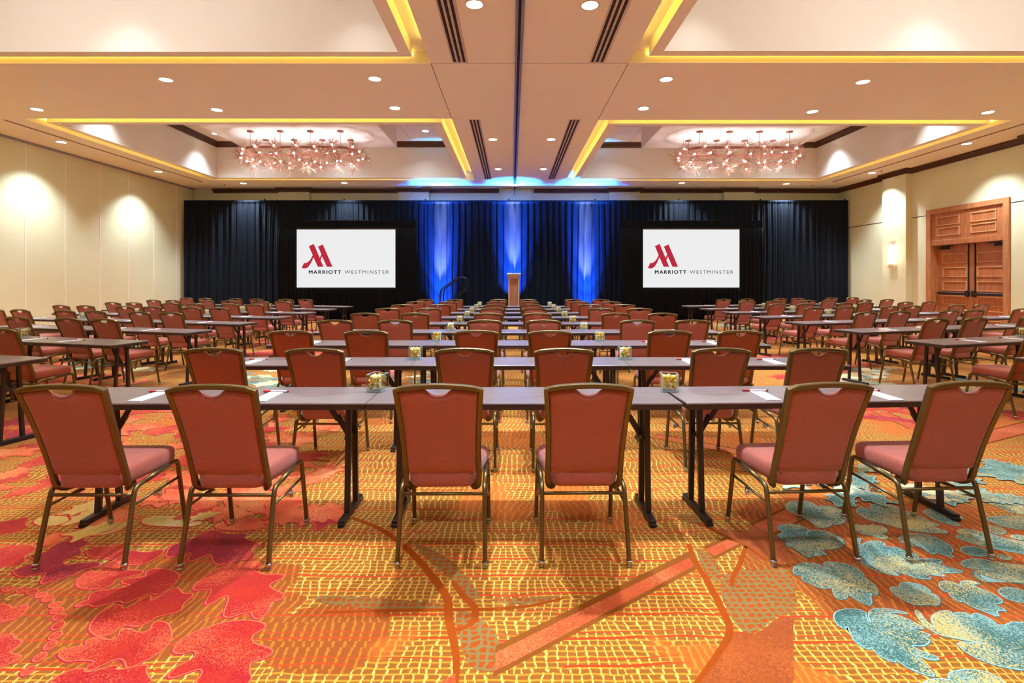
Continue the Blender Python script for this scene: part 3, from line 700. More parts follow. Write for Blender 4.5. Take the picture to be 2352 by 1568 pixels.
def chair(x, y, rz, label, group, detail):
    t = thing('banquet_chair', label, 'chair', (x, y, 0), rz, group)
    place('seat', CH['seat'], t); place('backrest', CH['backrest'], t); place('back_frame', CH['back_frame'], t)
    for k in 'lr':
        f = place('leg', CH['leg_f' + k], t); r = place('leg', CH['leg_r' + k], t)
        place('side_rail', CH['rail' + k], t)
        place('stretcher', CH['str' + k], t)
        if detail >= 1:
            place('glide', CH['glf' + k], f); place('glide', CH['glr' + k], r)
        if detail >= 2: place('ganging_clip', CH['clip' + k], t)
    place('stretcher', CH['str_b'], t)
    return t

# ================================================================== TABLES
TL, TD, TH = 1.826, .457, .74
TB = {}
def table_meshes():
    h, d = TL / 2, TD / 2
    TB['top'] = MB().cbox(-h, h, -d, d, TH - .012, TH, .003).build('tabletop', M['laminate'], None, False)
    TB['edge'] = MB().cbox(-h + .004, h - .004, -d + .004, d - .004, TH - .040, TH - .0121, .003).build('edge_band', M['edge'], None, False)
    for s, k in ((1, 'r'), (-1, 'l')):
        x = s * (h - .155)
        mb = MB(); mb.cbox(x - .018, x + .018, -.175, .215, .006, .042, .004)
        mb.cbox(x - .021, x + .021, -.180, -.15, 0.0015, .02, .003); mb.cbox(x - .021, x + .021, .19, .22, 0.0015, .02, .003)
        TB['foot' + k] = mb.build('foot_bar', M['black_metal'], None, False)
        for q, (yb, yt) in {'f': (-.055, -.02), 'b': (.115, .085)}.items():
            mb = MB(); mb.sweep([(x, yb, .043), (x, yt, TH - .041)], rrect(.034, .03, .004), (0, 1, 0), 0, False)
            TB['post' + q + k] = mb.build('leg', M['black_metal'], None, False)
        xi = x - s * .16
        mb = MB(); mb.sweep([(xi, .03, TH - .045), (x - s * .085, .03, .575)], rrect(.030, .012, .002), (0, 1, 0), 0, False)
        mb.sweep([(x - s * .095, .045, .60), (x - s * .018, .045, .475)], rrect(.036, .014, .002), (0, 1, 0), 0, False)
        mb.cbox(xi - .035, xi + .035, .0, .06, TH - .052, TH - .041, .002); mb.cbox(min(x, x - s * .03), max(x, x - s * .03), -.02, .085, .462, .49, .004)
        TB['brace' + k] = mb.build('folding_brace', M['black_metal'], None, False)
table_meshes()
def table(cx, cy, rz, label, group):
    t = thing('folding_table', label, 'table', (cx, cy, 0), rz, group)
    tp = place('tabletop', TB['top'], t); place('edge_band', TB['edge'], tp)
    for k in 'lr':
        f = place('foot_bar', TB['foot' + k], t)
        place('leg', TB['postf' + k], t); place('leg', TB['postb' + k], t); place('folding_brace', TB['brace' + k], t)
    return t
PADM = MB().box(-.043, .043, -.118, .118, 0, .004).build('notepad', M['paper'], None, False)
def pen_mesh(a, b, n, mat):
    mb = MB(); prof = [(.0015, a), (.0055, a + .002), (.0062, a + .01), (.0062, b - .008), (.005, b - .001), (.0015, b)]
    loops = [[(z, r * math.cos(2 * PI * j / 8), .0066 + r * math.sin(2 * PI * j / 8)) for j in range(8)] for r, z in prof]
    mb.loft(loops, 0, True); return mb.build(n, mat, None, False)
PEN_B = pen_mesh(-.028, .075, 'barrel', M['pen_white']); PEN_C = pen_mesh(-.075, -.0285, 'cap', M['pen_red'])
PEN_T = pen_mesh(.0752, .084, 'tip', M['pen_red'])
def pad_and_pen(x, y, rz, where, detail, far=False):
    o = place('notepad', PADM, None, (x, y, TH + .0004), (0, 0, rz)); tag(o, 'white notepad ' + where, 'notepad', 'notepads laid out on the tables')
    c, s = math.cos(rz), math.sin(rz); ly = .122; lx = -.012
    p = thing('pen', 'red capped pen ' + where, 'pen', (x + lx * c - (ly + .008) * s, y + lx * s + (ly + .008) * c, TH + .0004), rz, 'pens beside the notepads')
    place('barrel', PEN_B, p); place('cap', PEN_C, p)
    if detail: place('tip', PEN_T, p)
# glass jar of candies
def jar_mesh():
    mb = MB(); w, wi, h, b = .054, .047, .112, .014
    def sq(k, z, c=.006): return [(k - c, -k, z), (k, -k + c, z), (k, k - c, z), (k - c, k, z), (-k + c, k, z), (-k, k - c, z), (-k, -k + c, z), (-k + c, -k, z)]
    loops = [sq(w - .003, .0005), sq(w, .004), sq(w, b), sq(w, h - .003), sq(w - .0015, h), sq(wi + .0015, h), sq(wi, h - .002), sq(wi, b + .004), sq(wi - .003, b)]
    mb.loft(loops, 0, False, True)
    for i in range(len(mb.f)):
        q, j = divmod(i, 8)
        if i < 64 and (q in (0, 1, 3, 4, 5) or (q == 2 and j % 2 == 0)): mb.mi[i] = 1
    return mb.build('glass_jar', [M['glass'], M['glass_edge']], None, False)
JAR = jar_mesh()
def candy_mesh(seed):
    r = random.Random(seed); mb = MB(); n = 7; loops = []
    prof = [(.010, -.0165), (.0045, -.0115), (.0115, -.008), (.0133, 0), (.0115, .008), (.0045, .0115), (.010, .0165)]
    for q, z in prof: loops.append([(q * (1 + r.uniform(-.15, .15)) * math.cos(2 * PI * j / n), q * .75 * (1 + r.uniform(-.15, .15)) * math.sin(2 * PI * j / n), z) for j in range(n)])
    mb.loft(loops, 0, False, True); return mb.build('candy', M['gold'] if seed % 3 else M['foil'], None, False)
CANDY = [candy_mesh(i) for i in range(6)]
def heap_mesh():
    mb = MB(); r = random.Random(5)
    for iz in range(4):
        for ix in range(3):
            for iy in range(3):
                m = CANDY[r.randrange(6)]; R = Matrix.Rotation(r.uniform(0, 6), 4, 'X') @ Matrix.Rotation(r.uniform(0, 6), 4, 'Y') @ Matrix.Rotation(r.uniform(0, 6), 4, 'Z')
                c = Vector(((ix - 1) * .028, (iy - 1) * .028, .031 + iz * .0190))
                mb.add([c + (R @ v.co) for v in m.vertices], [tuple(p.vertices) for p in m.polygons], r.randrange(2))
    return mb.build('candies', [M['gold'], M['foil']], None, False)
HEAP = heap_mesh()
rc = random.Random(3)
def jar(x, y, rz, where, loose):
    if loose:
        o = place('candy_jar', JAR, None, (x, y, TH + .0006), (0, 0, rz)); tag(o, 'glass jar of gold candies ' + where, 'jar', 'candy jars on the table joints')
        for iz in range(4):
            for ix in range(3):
                for iy in range(3):
                    c = Vector(((ix - 1) * .0280 + rc.uniform(-.001, .001), (iy - 1) * .0280 + rc.uniform(-.001, .001), .0315 + iz * .0190 + (rc.uniform(0, .006) if iz == 3 else 0)))
                    cs, sn = math.cos(rz), math.sin(rz)
                    q = place('wrapped_candy', rc.choice(CANDY), None, (x + c.x * cs - c.y * sn, y + c.x * sn + c.y * cs, TH + c.z), (rc.uniform(0, 6), rc.uniform(0, 6), rc.uniform(0, 6)))
                    tag(q, 'gold foil candy in the jar ' + where, 'candy', 'candies in the jar ' + where)
    else:
        t = thing('candy_jar', 'glass jar of gold candies ' + where, 'jar', (x, y, TH + .0006), rz, 'candy jars on the table joints')
        place('glass_box', JAR, t); h = place('candies', HEAP, t); h['kind'] = 'stuff'

# ================================================================== SEATING LAYOUT
ORD = ['', 'first', 'second', 'third', 'fourth', 'fifth', 'sixth', 'seventh', 'eighth', 'ninth']
def rowname(k): return 'nearest row' if k == 1 else ORD[k] + ' nearest row'
D1, PITCH, MIDX = 3.006, 1.328, .07
rj = random.Random(21)
CXS = [-2.19, -1.455, -.35, .39, 1.545, 2.245]
for k in range(1, 10):
    yf = D1 + PITCH * (k - 1)
    for i in range(3):
        cx = MIDX + (i - 1) * 1.83; cy = yf + TD / 2; rz = 0.0
        if i == 2 and k == 1: rz = math.radians(2.6); cx += .012; cy += .045
        table(cx, cy, rz, f'dark wood folding table, {["left", "middle", "right"][i]} of three, {rowname(k)}, middle block', 'tables in the middle block')
    for i, x in enumerate(CXS):
        rz = rj.uniform(-.012, .012); xx = x + rj.uniform(-.015, .015); yy = yf - .386 + rj.uniform(-.012, .012)
        if k == 1:
            xx = (-2.165, -1.442, -.357, .372, 1.548, 2.267)[i]; rz = (0, 0, .006, .012, .06, .055)[i]; yy = (2.62, 2.618, 2.634, 2.645, 2.665, 2.702)[i]
        w = f'{ORD[i + 1]} from the left, {rowname(k)}, middle block'
        chair(xx, yy, rz, 'rust banquet chair, ' + w, 'chairs in the middle block', 2 if k <= 2 else (1 if k <= 3 else 0))
        if i not in (2, 3): pad_and_pen(xx - (.04 if i < 2 else 0), yf + .16 + (.03 if k == 1 and i > 3 else 0), rj.uniform(-.05, .05), f'before the {ORD[i + 1]} chair from the left, {rowname(k)}, middle block', k <= 3)
    for i, s in enumerate((-1, 1)):
        jar(MIDX + s * .915 + (-.015 if s < 0 else .02), yf + .335, rj.uniform(-.25, .1), f'on the {["left", "right"][i]} joint, {rowname(k)}, middle block', k <= 3)
# angled side blocks
def side_block(name, fx, dy0, pitch, ang, sgn, chairs, jobs):
    ca, sa = math.cos(ang), math.sin(ang)
    ux, uy = sgn * ca, sa; nx, ny = -sgn * sa, ca          # along the row away from the aisle / towards the stage
    rz = sgn * ang
    for k in range(1, 9):
        ox, oy = fx, dy0 + pitch * (k - 1)
        nt, cs = jobs[k]
        for i in range(nt):
            s = .915 + 1.83 * i
            cx, cy = ox + ux * s + nx * TD / 2, oy + uy * s + ny * TD / 2
            w = ['at the aisle end of', 'second from the aisle in', 'third from the aisle in'][i]
            table(cx, cy, rz, f'dark folding table {w} the {rowname(k)}, {name} block', f'tables in the {name} block')
            if i < nt - 1 and (k, i) != (1, 0):
                q = s + .915; jx, jy = ox + ux * q + nx * .345, oy + uy * q + ny * .345
                jar(jx, jy, rz + rj.uniform(-.15, .15), f'on {ORD[i + 1]} joint from the aisle, {rowname(k)}, {name} block', False)
        for i in cs:
            s = chairs[i] + rj.uniform(-.02, .02)
            x, y = ox + ux * s - nx * .386, oy + uy * s - ny * .386
            chair(x, y, rz + rj.uniform(-.02, .02), f'rust banquet chair, {ORD[i + 1]} from the aisle, {rowname(k)}, {name} block', f'chairs in the {name} block', 1 if k <= 3 else 0)
            px, py = x + nx * .55 + ux * .03, y + ny * .55 + uy * .03
            pad_and_pen(px, py, rz + rj.uniform(-.06, .06), f'before the {ORD[i + 1]} chair from the aisle, {rowname(k)}, {name} block', k <= 3)
six = (0, 1, 2, 3, 4, 5)
side_block('left', -4.35, 4.34, 1.312, math.radians(14.5), -1, [.78, 1.38, 2.27, 2.92, 3.9, 4.5], {1: (1, (0, 1)), 2: (2, (0, 1, 2, 3)), 3: (2, (0, 1, 2, 3)), 4: (3, six), 5: (3, six), 6: (3, six), 7: (3, six), 8: (3, six)})
side_block('right', 4.72, 4.34, 1.345, math.radians(15.8), 1, [.64, 1.35, 2.39, 2.98, 4.12, 4.84], {1: (1, (0, 1)), 2: (2, (0, 1, 2, 3)), 3: (2, (0, 1, 2, 3)), 4: (3, six), 5: (3, six), 6: (3, six), 7: (3, six), 8: (3, six)})

# ================================================================== DRAPES, SCREENS, STAGE
DRY, DRZ = 19.4, 4.385
bounds = [423, 606, 790, 978, 1170, 1370, 1563, 1752, 1948]
DL = ['black drape panel at the left end of the drape line, beside the beige partition', 'black drape panel between the left end panel and the left screen surround', 'black drape panel hanging behind the left screen, its right end blue lit', 'blue lit drape panel left of the lectern, behind the handrail',
      'blue lit drape panel right of the lectern', 'black drape panel hanging behind the left half of the right screen', 'black drape panel hanging behind the right half of the right screen', 'black drape panel at the right end of the drape line, near the wall sconce']
rd = random.Random(17)
for i in range(8):
    x0, x1 = (bounds[i] - CX) * DRY / F, (bounds[i + 1] - CX) * DRY / F
    n = int((x1 - x0) / .016); cols = []
    ph = [(rd.uniform(5, 9), rd.uniform(0, 6), rd.uniform(.018, .032)), (rd.uniform(24, 30), rd.uniform(0, 6), rd.uniform(.025, .04)), (rd.uniform(55, 66), rd.uniform(0, 6), .016)]
    def fold(x, z):
        s = z / DRZ; g = 1.0 - .72 * max(0, (s - .93) / .07)
        sw = noise.noise((x * 1.3, s * 1.1, i * 7.3)) * .16
        return -g * sum(a * math.sin(w * (x + sw * (1 - s)) + p) for w, p, a in ph)
    zs = [0.01, .3, .9, 1.5, 2.1, 2.7, 3.3, 3.8, 4.1, 4.22, 4.29, 4.31, 4.34, 4.385]
    vs, fs = [], []
    for z in zs:
        for j in range(n + 1):
            x = x0 + .003 + (x1 - x0 - .006) * j / n
            ed = min(1.0, (x - x0) / .08 + .02, (x1 - x) / .08 + .02)
            yy = DRY + fold(x, z) * ed + (.008 * math.sin(x * 170) if z > 4.2 else 0) - (.02 if 4.3 < z < 4.36 else 0)
            vs.append((x, yy, z))
    W = n + 1; m_ = len(zs)
    for a in range(m_ - 1):
        for j in range(n): fs.append((a * W + j, a * W + j + 1, (a + 1) * W + j + 1, (a + 1) * W + j))
    mb = MB(); mb.add(vs, fs, 0, True)
    t = thing('drape_panel', DL[i], 'drape', ((x0 + x1) / 2, DRY, 0), 0, None)
    o = mb.build('cloth', M['drape'], t); o.location = (-(x0 + x1) / 2, -DRY, 0)
    sd = o.modifiers.new('thickness', 'SOLIDIFY'); sd.thickness = .004
    p = MB(); p.sweep([(x0 + .003, DRY + .06, 4.33), (x1 - .003, DRY + .06, 4.33)], ring(.02, 8), (0, 0, 1)); o2 = p.build('crossbar', M['pipe'], t); o2.location = (-(x0 + x1) / 2, -DRY, 0)
    p = MB(); p.lathe([(.024, 0.01), (.024, 4.4), (.03, 4.41), (.03, 4.44), (.01, 4.45)], (x1 - .03 if i < 7 else x1 - .05, DRY + .12, 0), 10); o2 = p.build('upright_pole', M['pipe'], t); o2.location = (-(x0 + x1) / 2, -DRY, 0)

EMB = [(368, 517), (475, 470), (605, 772), (640, 692), (567, 527), (670, 480), (878, 960), (757, 960), (655, 740), (622, 815), (683, 960), (563, 960), (467, 757), (448, 810), (430, 850), (410, 886), (390, 920), (370, 948), (350, 970), (326, 986), (300, 995), (278, 998), (255, 998), (233, 994), (215, 985), (265, 880), (282, 882), (300, 881), (322, 875), (345, 862), (368, 844), (390, 820), (411, 790), (430, 755), (453, 710)]
def text_mesh(txt, x0, x1, z0, z1, bold):
    cu = bpy.data.curves.new('t', 'FONT'); cu.body = txt; cu.space_character = 1.28; cu.resolution_u = 6
    o = bpy.data.objects.new('t', cu); COL.objects.link(o)
    dg = bpy.context.evaluated_depsgraph_get(); me = bpy.data.meshes.new_from_object(o.evaluated_get(dg))
    bpy.data.objects.remove(o); bpy.data.curves.remove(cu)
    co = [v.co.copy() for v in me.vertices]; fs = [tuple(p.vertices) for p in me.polygons]; bpy.data.meshes.remove(me)
    a, b, c, d = min(v.x for v in co), max(v.x for v in co), min(v.y for v in co), max(v.y for v in co)
    m = MB()
    for k, (dx, dz) in enumerate(((0, 0), (-bold, 0), (bold, 0), (0, bold * .6), (0, -bold * .6)) if bold else ((0, 0),)):
        m.add([(x0 + (v.x - a) / (b - a) * (x1 - x0) + dx, -.0002 * k, z0 + (v.y - c) / (d - c) * (z1 - z0) + dz) for v in co], fs)
    return m.build('lettering', None, None, False)
SD = 18.5
def sx(px, d=SD): return (px - CX) * d / F
def sz(py, d=SD): return EYE + (HY - py) * d / F
for q, (l, r, kl, kr, label) in enumerate(((681.5, 908, 640, 957, 'lit projection screen with red emblem in black dress drape, left of the lectern'), (1477, 1698.5, 1424, 1750, 'lit projection screen with red emblem in black dress drape, right of the lectern'))):
    x0, x1, z0, z1 = sx(l), sx(r), sz(660), sz(527); cx = (x0 + x1) / 2
    t = thing('projection_screen', label, 'projection screen', (cx, SD, 0), 0, 'projection screens flanking the lectern')
    w = (x1 - x0) / 2
    MB().box(-w, w, .004, .02, z0, z1).build('screen_surface', M['screen'], t)
    fr = MB(); ringw = .05
    fr.box(-w - ringw, w + ringw, .0, .05, z1, z1 + ringw + .02); fr.box(-w - ringw, w + ringw, .0, .05, z0 - ringw, z0); fr.box(-w - ringw, -w, .0, .05, z0, z1); fr.box(w, w + ringw, .0, .05, z0, z1)
    fr.build('screen_frame', M['hardware'], t)
    K0, K1, KT = sx(kl) - cx, sx(kr) - cx, sz(506)
    def cloth(a, b, za, zb, nm, amp, seed, y=-.02):
        n = max(8, int((b - a) / .02)); zz = [za + (zb - za) * g / 6 for g in range(7)]; rr = random.Random(seed); p1, p2 = rr.uniform(0, 6), rr.uniform(0, 6)
        vs = []; fs = []
        for z in zz:
            for j in range(n + 1):
                x = a + (b - a) * j / n
                vs.append((x, y + amp * math.sin(x * 42 + p1 + .6 * math.sin(z * 2 + x)) + amp * .5 * math.sin(x * 17 + p2), z))
        for g in range(6):
            for j in range(n): fs.append((g * (n + 1) + j, g * (n + 1) + j + 1, (g + 1) * (n + 1) + j + 1, (g + 1) * (n + 1) + j))
        m = MB(); m.add(vs, fs, 0, True); o = m.build(nm, M['velour'], t)
        s_ = o.modifiers.new('thickness', 'SOLIDIFY'); s_.thickness = .004; return o
    cloth(K0, K1, z1 + .06, KT, 'valance', .012, q + 1, -.05)
    cloth(-w - .02, w + .02, .012, z0 - .03, 'skirt', .022, q + 5, -.05)
    cloth(K0, -w - .03, .012, z1 + .055, 'side_drape', .02, q + 9, -.05); cloth(w + .03, K1, .012, z1 + .055, 'side_drape', .02, q + 13, -.05)
    k = (x1 - x0) / (sx(908) - sx(681.5)); c0 = 794.75
    def cxp(u): return (670 + u / 9.388 - c0) * SD / F * k
    def czp(v): return sz(510 + v / 9.388)
    pts = [(cxp(u), czp(v)) for u, v in EMB]
    tri = tessellate_polygon([[Vector((a, b, 0)) for a, b in pts]])
    m = MB(); m.add([(a, .002, b) for a, b in pts], [tuple(z) for z in tri]); m.build('emblem', M['logo_red'], t)
    for txt, u0, u1, off, mat in (('MARRIOTT', 372, 1062, .007, 'logo_black'), ('WESTMINSTER', 1137, 2098, 0, 'logo_grey')):
        me = text_mesh(txt, cxp(u0), cxp(u1), czp(1113), czp(1036), off); me.materials.append(M[mat])
        o = place('lettering', me, t); o.location = (0, .002, 0)

# stage, stairs with handrail, lectern
t = thing('stage_riser', 'low black stage platform beneath the lectern', 'stage', (.2, 17.6, 0))
MB().box(-1.7, 1.9, -1.2, 1.3, .41, .45).build('deck', M['stage'], t)
m = MB(); m.box(-1.66, 1.86, -1.17, 1.27, 0.004, .409); m.build('skirt', M['velour'], t)
t = thing('stage_stairs', 'black portable stair with bent pipe handrail beside the stage', 'stairs', (-2.0, 17.3, 0))
MB().box(-.62, .46, -.45, .45, .15, .2).build('tread', M['stage'], t)
m = MB(); m.box(-.30, .46, -.45, .45, .33, .36); m.build('tread', M['stage'], t)
m = MB(); m.box(-.6, .45, -.43, -.40, .004, .149); m.box(-.6, .45, .40, .43, .004, .149); m.box(-.28, .45, -.43, -.4, .201, .329); m.box(-.28, .45, .4, .43, .201, .329); m.build('side_panel', M['stage'], t)
for yy in (-.42, .42):
    d = 17.3 + yy
    def hp(px, py): return ((px - CX) * 17.0 / F + 2.0, yy, EYE + (HY - py) * 17.0 / F)
    p = [hp(1012, 722), hp(1012, 690), hp(1012.5, 668), hp(1018, 661), hp(1050, 639), hp(1058, 636), hp(1067, 638), hp(1070, 645), hp(1070, 658), hp(1068, 666), hp(1056, 674), hp(1051, 680), hp(1050, 690), hp(1050, 708)]
    m = MB(); m.sweep(bezline(p, 1), ring(.022, 10), (0, 1, 0)); m.build('handrail', M['pipe'], t)
LX, LY, LZ = .06, 17.5, .451
t = thing('lectern', 'wooden lectern with grey top standing on the stage before the blue drape', 'lectern', (LX, LY, LZ))
MB().cbox(-.155, .155, -.14, .16, .06, 1.09, .006).build('front_panel', M['lectern_wood'], t)
m = MB(); m.cbox(-.185, -.14, -.165, .17, .06, 1.09, .006); m.cbox(.14, .185, -.165, .17, .06, 1.09, .006); m.cbox(-.139, .139, -.165, -.141, 1.03, 1.09, .004); m.build('frame', M['lectern_light'], t)
MB().cbox(-.21, .21, -.19, .2, 1.0905, 1.15, .01).build('collar', M['lectern_light'], t)
MB().cbox(-.235, .235, -.22, .23, 1.1505, 1.205, .012).build('top', M['stone'], t)
MB().cbox(-.2, .2, -.18, .19, .001, .0595, .008).build('base', M['lectern_light'], t)

# ================================================================== CEILING FITTINGS
def ceil_at(px, py, z=H):
    d = F * (z - EYE) / (HY - py); return ((px - CX) * d / F, d)
def light(kind, name, loc, energy, color, rot=(0, 0, 0), **kw):
    l = bpy.data.lights.new(name, kind); l.energy = energy; l.color = color
    for k, v in kw.items(): setattr(l, k, v)
    o = bpy.data.objects.new(name, l); COL.objects.link(o); o.location = loc; o.rotation_euler = rot
    return o
DLM = MB().lathe([(.104, -.002), (.104, -.006), (.128, -.006), (.130, -.0005), (.104, -.0004)], (0, 0, 0), 28).build('trim_ring', M['trim_ring'], None, False)
DLL = MB().lathe([(.103, -.0008), (.103, -.004), (.001, -.0042)], (0, 0, 0), 28).build('lens', M['downlight'], None, False)
WARM = (.61, .765, 1.0); NEUT = (.62, .79, 1.0)
def downlight(x, y, where, z=H, e=150.0, cone=105, color=WARM, blend=.75):
    e *= 2.9
    t = thing('downlight', 'round recessed downlight ' + where, 'ceiling light', (x, y, z), 0, 'recessed downlights')
    place('trim_ring', DLM, t); place('lens', DLL, t)
    light('SPOT', 'downlight_and_fill_lamp', (x, y, z - .02), e, color, spot_size=math.radians(cone), spot_blend=blend, shadow_soft_size=.09)
for (px, py, w) in ((381, 183, 'in the front row of the cross soffit, far left one'), (861, 181, 'in the front row of the cross soffit, left of the centre band'), (1530, 182, 'in the front row of the cross soffit, right of the centre band'), (1982, 188, 'in the front row of the cross soffit, far right one'),
                    (85, 251, 'in the rear row of the cross soffit, at its left end'), (498, 252, 'in the rear row of the cross soffit, second from its left end'), (907, 248, 'in the rear row of the cross soffit, beside the left seam'), (1478, 249, 'in the rear row of the cross soffit, beside the right seam'), (1866, 256, 'in the rear row of the cross soffit, second from its right end'), (2269, 258, 'in the rear row of the cross soffit, at its right end'),
                    (1090, 10, 'left of the partition track, nearest pair'), (1355, 12, 'right of the partition track, nearest pair'), (1132, 320, 'left of the partition track, middle pair'), (1266, 320, 'right of the partition track, middle pair'), (1144, 388, 'left of the partition track, pair nearest the stage'), (1248, 388, 'right of the partition track, pair nearest the stage'),
                    (141, 326, 'along the left wall, nearer one'), (364, 394, 'along the left wall, farther one'), (2220, 330, 'along the right wall above the double door'), (2003, 397, 'along the right wall above the sconce pilaster'),
                    (559, 421, 'over the stage wall, left end'), (791, 420, 'over the stage wall, above the left screen'), (1566, 420, 'over the stage wall, above the right screen'), (1806, 422, 'over the stage wall, right end')):
    x, y = ceil_at(px, py); big = 165
    if 'wall,' in w or 'right wall' in w: big = 240
    downlight(x, y, w, H, big)
for (x, y, w) in ((-9.6, 16.9, 'in the far left coffer near its outer back corner'), (-2.75, 16.6, 'in the far left coffer near the centre band'), (10.0, 16.9, 'in the far right coffer near its outer back corner')):
    downlight(x, y, w, Z1, 120, 100, NEUT, 1.0)
# fixtureless spots: coffer ones follow wall scallops, unseen rear ones added for brightness
for (x, y, z, e) in ((-9.6, 12.9, Z1, 340), (10.0, 12.9, Z1, 340), (3.3, 16.6, Z1, 260), (-5.85, 7.35, Z1, 95), (-2.3, 7.35, Z1, 70), (2.77, 7.35, Z1, 70), (6.3, 7.35, Z1, 95),
                     (-.475, .3, H, 70), (.99, .3, H, 70), (-.475, 3.6, H, 230), (.99, 3.6, H, 230), (-11.45, 9.6, H, 190), (-11.45, 5.5, H, 170), (11.7, 9.0, H, 170), (11.7, 5.2, H, 150), (-5, -1.5, H, 90), (5, -1.5, H, 90), (-2, -1.2, H, 90), (2.4, -1.2, H, 90)):
    light('SPOT', 'downlight_and_fill_lamp', (x, y, z - .02), e * (2.9 if z == H else 1.0), WARM if z == H else (.86, .94, 1.0), spot_size=math.radians(105 if z == H else 92), spot_blend=.75 if z == H else 1.0, shadow_soft_size=.09)
for cx in (-5.85, 6.3):  # extra spots added to brighten the far coffer walls; no fixtures modelled
    for xx in (-2.9, 0, 2.9):
        light('SPOT', 'downlight_and_fill_lamp', (cx + xx, 17.0, Z1 - .02), 105, NEUT, spot_size=math.radians(125), spot_blend=1.0, shadow_soft_size=.09)
# chandeliers
def cluster(seed):
    r = random.Random(seed); mb = MB()
    for k in range(40):
        d = Vector((r.gauss(0, 1), r.gauss(0, 1), r.gauss(0, .8))).normalized(); l = r.uniform(.13, .27)
        q = d * .028; bend = Vector((r.gauss(0, .02), r.gauss(0, .02), r.gauss(0, .02)))
        mb.sweep([q, d * l * .55 + bend, d * l + bend * 2], ring(.0046, 3), (.3, .5, .8), 0, False, True, (1.2, 1, .6))
        e = (d + Vector((r.gauss(0, .5), r.gauss(0, .5), r.gauss(0, .5)))).normalized() * l * .35
        mb.sweep([d * l * .55 + bend, d * l * .55 + bend + e], ring(.0038, 3), (.3, .5, .8), 0, False)
    return mb.build('twig_burst', M['twig'], None, False)
TW = [cluster(i) for i in range(5)]
BULB = MB().lathe([(.002, -.028), (.016, -.023), (.026, -.010), (.028, .003), (.021, .018), (.010, .024), (.002, .025)], (0, 0, 0), 12).build('bulb', M['bulb'], None, False)
def chandelier(cx, cy, label):
    z = 4.98
    t = thing('chandelier', label, 'chandelier', (cx, cy, z), 0, 'twig chandeliers in the far coffers')
    L, Wd = 1.08, .46
    def track(s, r, o=0.0):
        per = 4 * L + 2 * PI * r; u = (s % 1.0) * per
        if u < 2 * L: return (-L + u, -r)
        u -= 2 * L
        if u < PI * r: a = -PI / 2 + u / r; return (L + r * math.cos(a), r * math.sin(a))
        u -= PI * r
        if u < 2 * L: return (L - u, r)
        u -= 2 * L; a = PI / 2 + u / r; return (-L + r * math.cos(a), r * math.sin(a))
    m = MB(); lo, n = [], 64
    loops = [[(*track(i / n, Wd + dx), zz) for i in range(n)] for dx, zz in ((0, 0), (.012, 0), (.012, .07), (0, .07), (0, 0))]
    m.loft(loops, 0, False, False); m.build('ring_band', M['copper'], t)
    for xx in (-1.215, -.405, .405, 1.215):
        for yy in (-.45, .45):
            m = MB(); m.lathe([(.004, .474 - .03), (.085, .474 - .028), (.085, .4735)], (xx, yy, 0), 20); m.build('canopy', M['copper'], t)
            m = MB(); m.lathe([(.006, .06), (.006, .4445)], (xx, yy, 0), 8); m.build('rod', M['copper'], t)
    r = random.Random(int(abs(cx) * 10))
    k = 0
    for cnt, rad, zz in ((14, Wd + .05, .08), (16, Wd + .14, -.13), (14, Wd - .04, -.33)):
        for i in range(cnt):
            x, y = track((i + r.uniform(-.15, .15) + .3 * (zz < 0)) / cnt, rad); zc = zz + r.uniform(-.04, .04)
            place('bulb', BULB, t, (x, y, zc)); place('twig_burst', TW[k % 5], t, (x, y, zc), (r.uniform(0, 6), r.uniform(0, 6), r.uniform(0, 6))); k += 1
    for xx in (-1.1, 0, 1.1):
        light('POINT', 'chandelier_and_fill_lamp', (cx + xx, cy, z - .40), 20, (.90, .94, 1.0), shadow_soft_size=.06)
chandelier(-5.85, 14.55, 'twig burst chandelier with many glowing bulbs in the far left coffer')
chandelier(6.3, 14.6, 'twig burst chandelier with many glowing bulbs in the far right coffer')
for cx in (-5.9, 6.4):  # bare lamps added to light the near coffers; no chandeliers modelled here
    for xx in (-1.4, 0, 1.4):
        light('POINT', 'chandelier_and_fill_lamp', (cx + xx, 4.9, 4.95), 58, (.92, .96, .98), shadow_soft_size=.25)
# slot vents
def slot_vent(x0, y0, y1, label, n=3, w=.075):
    t = thing('slot_vent', label, 'air vent', (x0, (y0 + y1) / 2, H))
    m = MB(); L = (y1 - y0) / 2; tot = n * w + .03
    m.box(0, tot, -L, L, -.006, -.0005); m.build('frame', M['white_metal'], t)
    for i in range(n):
        MB().box(.025 + i * w, .025 + i * w + w * .55, -L + .03, L - .03, -.010, -.0062).build('slot', M['slot'], t)
slot_vent(-.96, 2.0, 8.4, 'three slot air vent left of the partition track, nearer one'); slot_vent(-.95, 11.4, 18.2, 'three slot air vent left of the partition track, nearer the stage')
slot_vent(1.24, 2.0, 8.4, 'three slot air vent right of the partition track, nearer one'); slot_vent(1.25, 11.4, 18.2, 'three slot air vent right of the partition track, nearer the stage')
slot_vent(-11.14, 11.4, 18.7, 'thin single slot vent along the left wall', 1, .06); slot_vent(11.44, 8.0, 18.7, 'thin single slot vent along the right wall', 1, .06)
t = thing('partition_track', 'grey metal partition track down the middle of the ceiling', 'ceiling track', (.10, 11.5, H))
m = MB(); m.box(-.055, -.018, -10, 8.4, -.03, -.0005); m.box(.022, .062, -10, 8.4, -.03, -.0005); m.build('rail', M['track'], t)
MB().box(-.017, .021, -10, 8.4, -.012, -.0005).build('groove', M['slot'], t)
MB().box(-.02, .02, 8.41, 8.5, -.26, -.0005).build('end_post', M['hardware'], t)
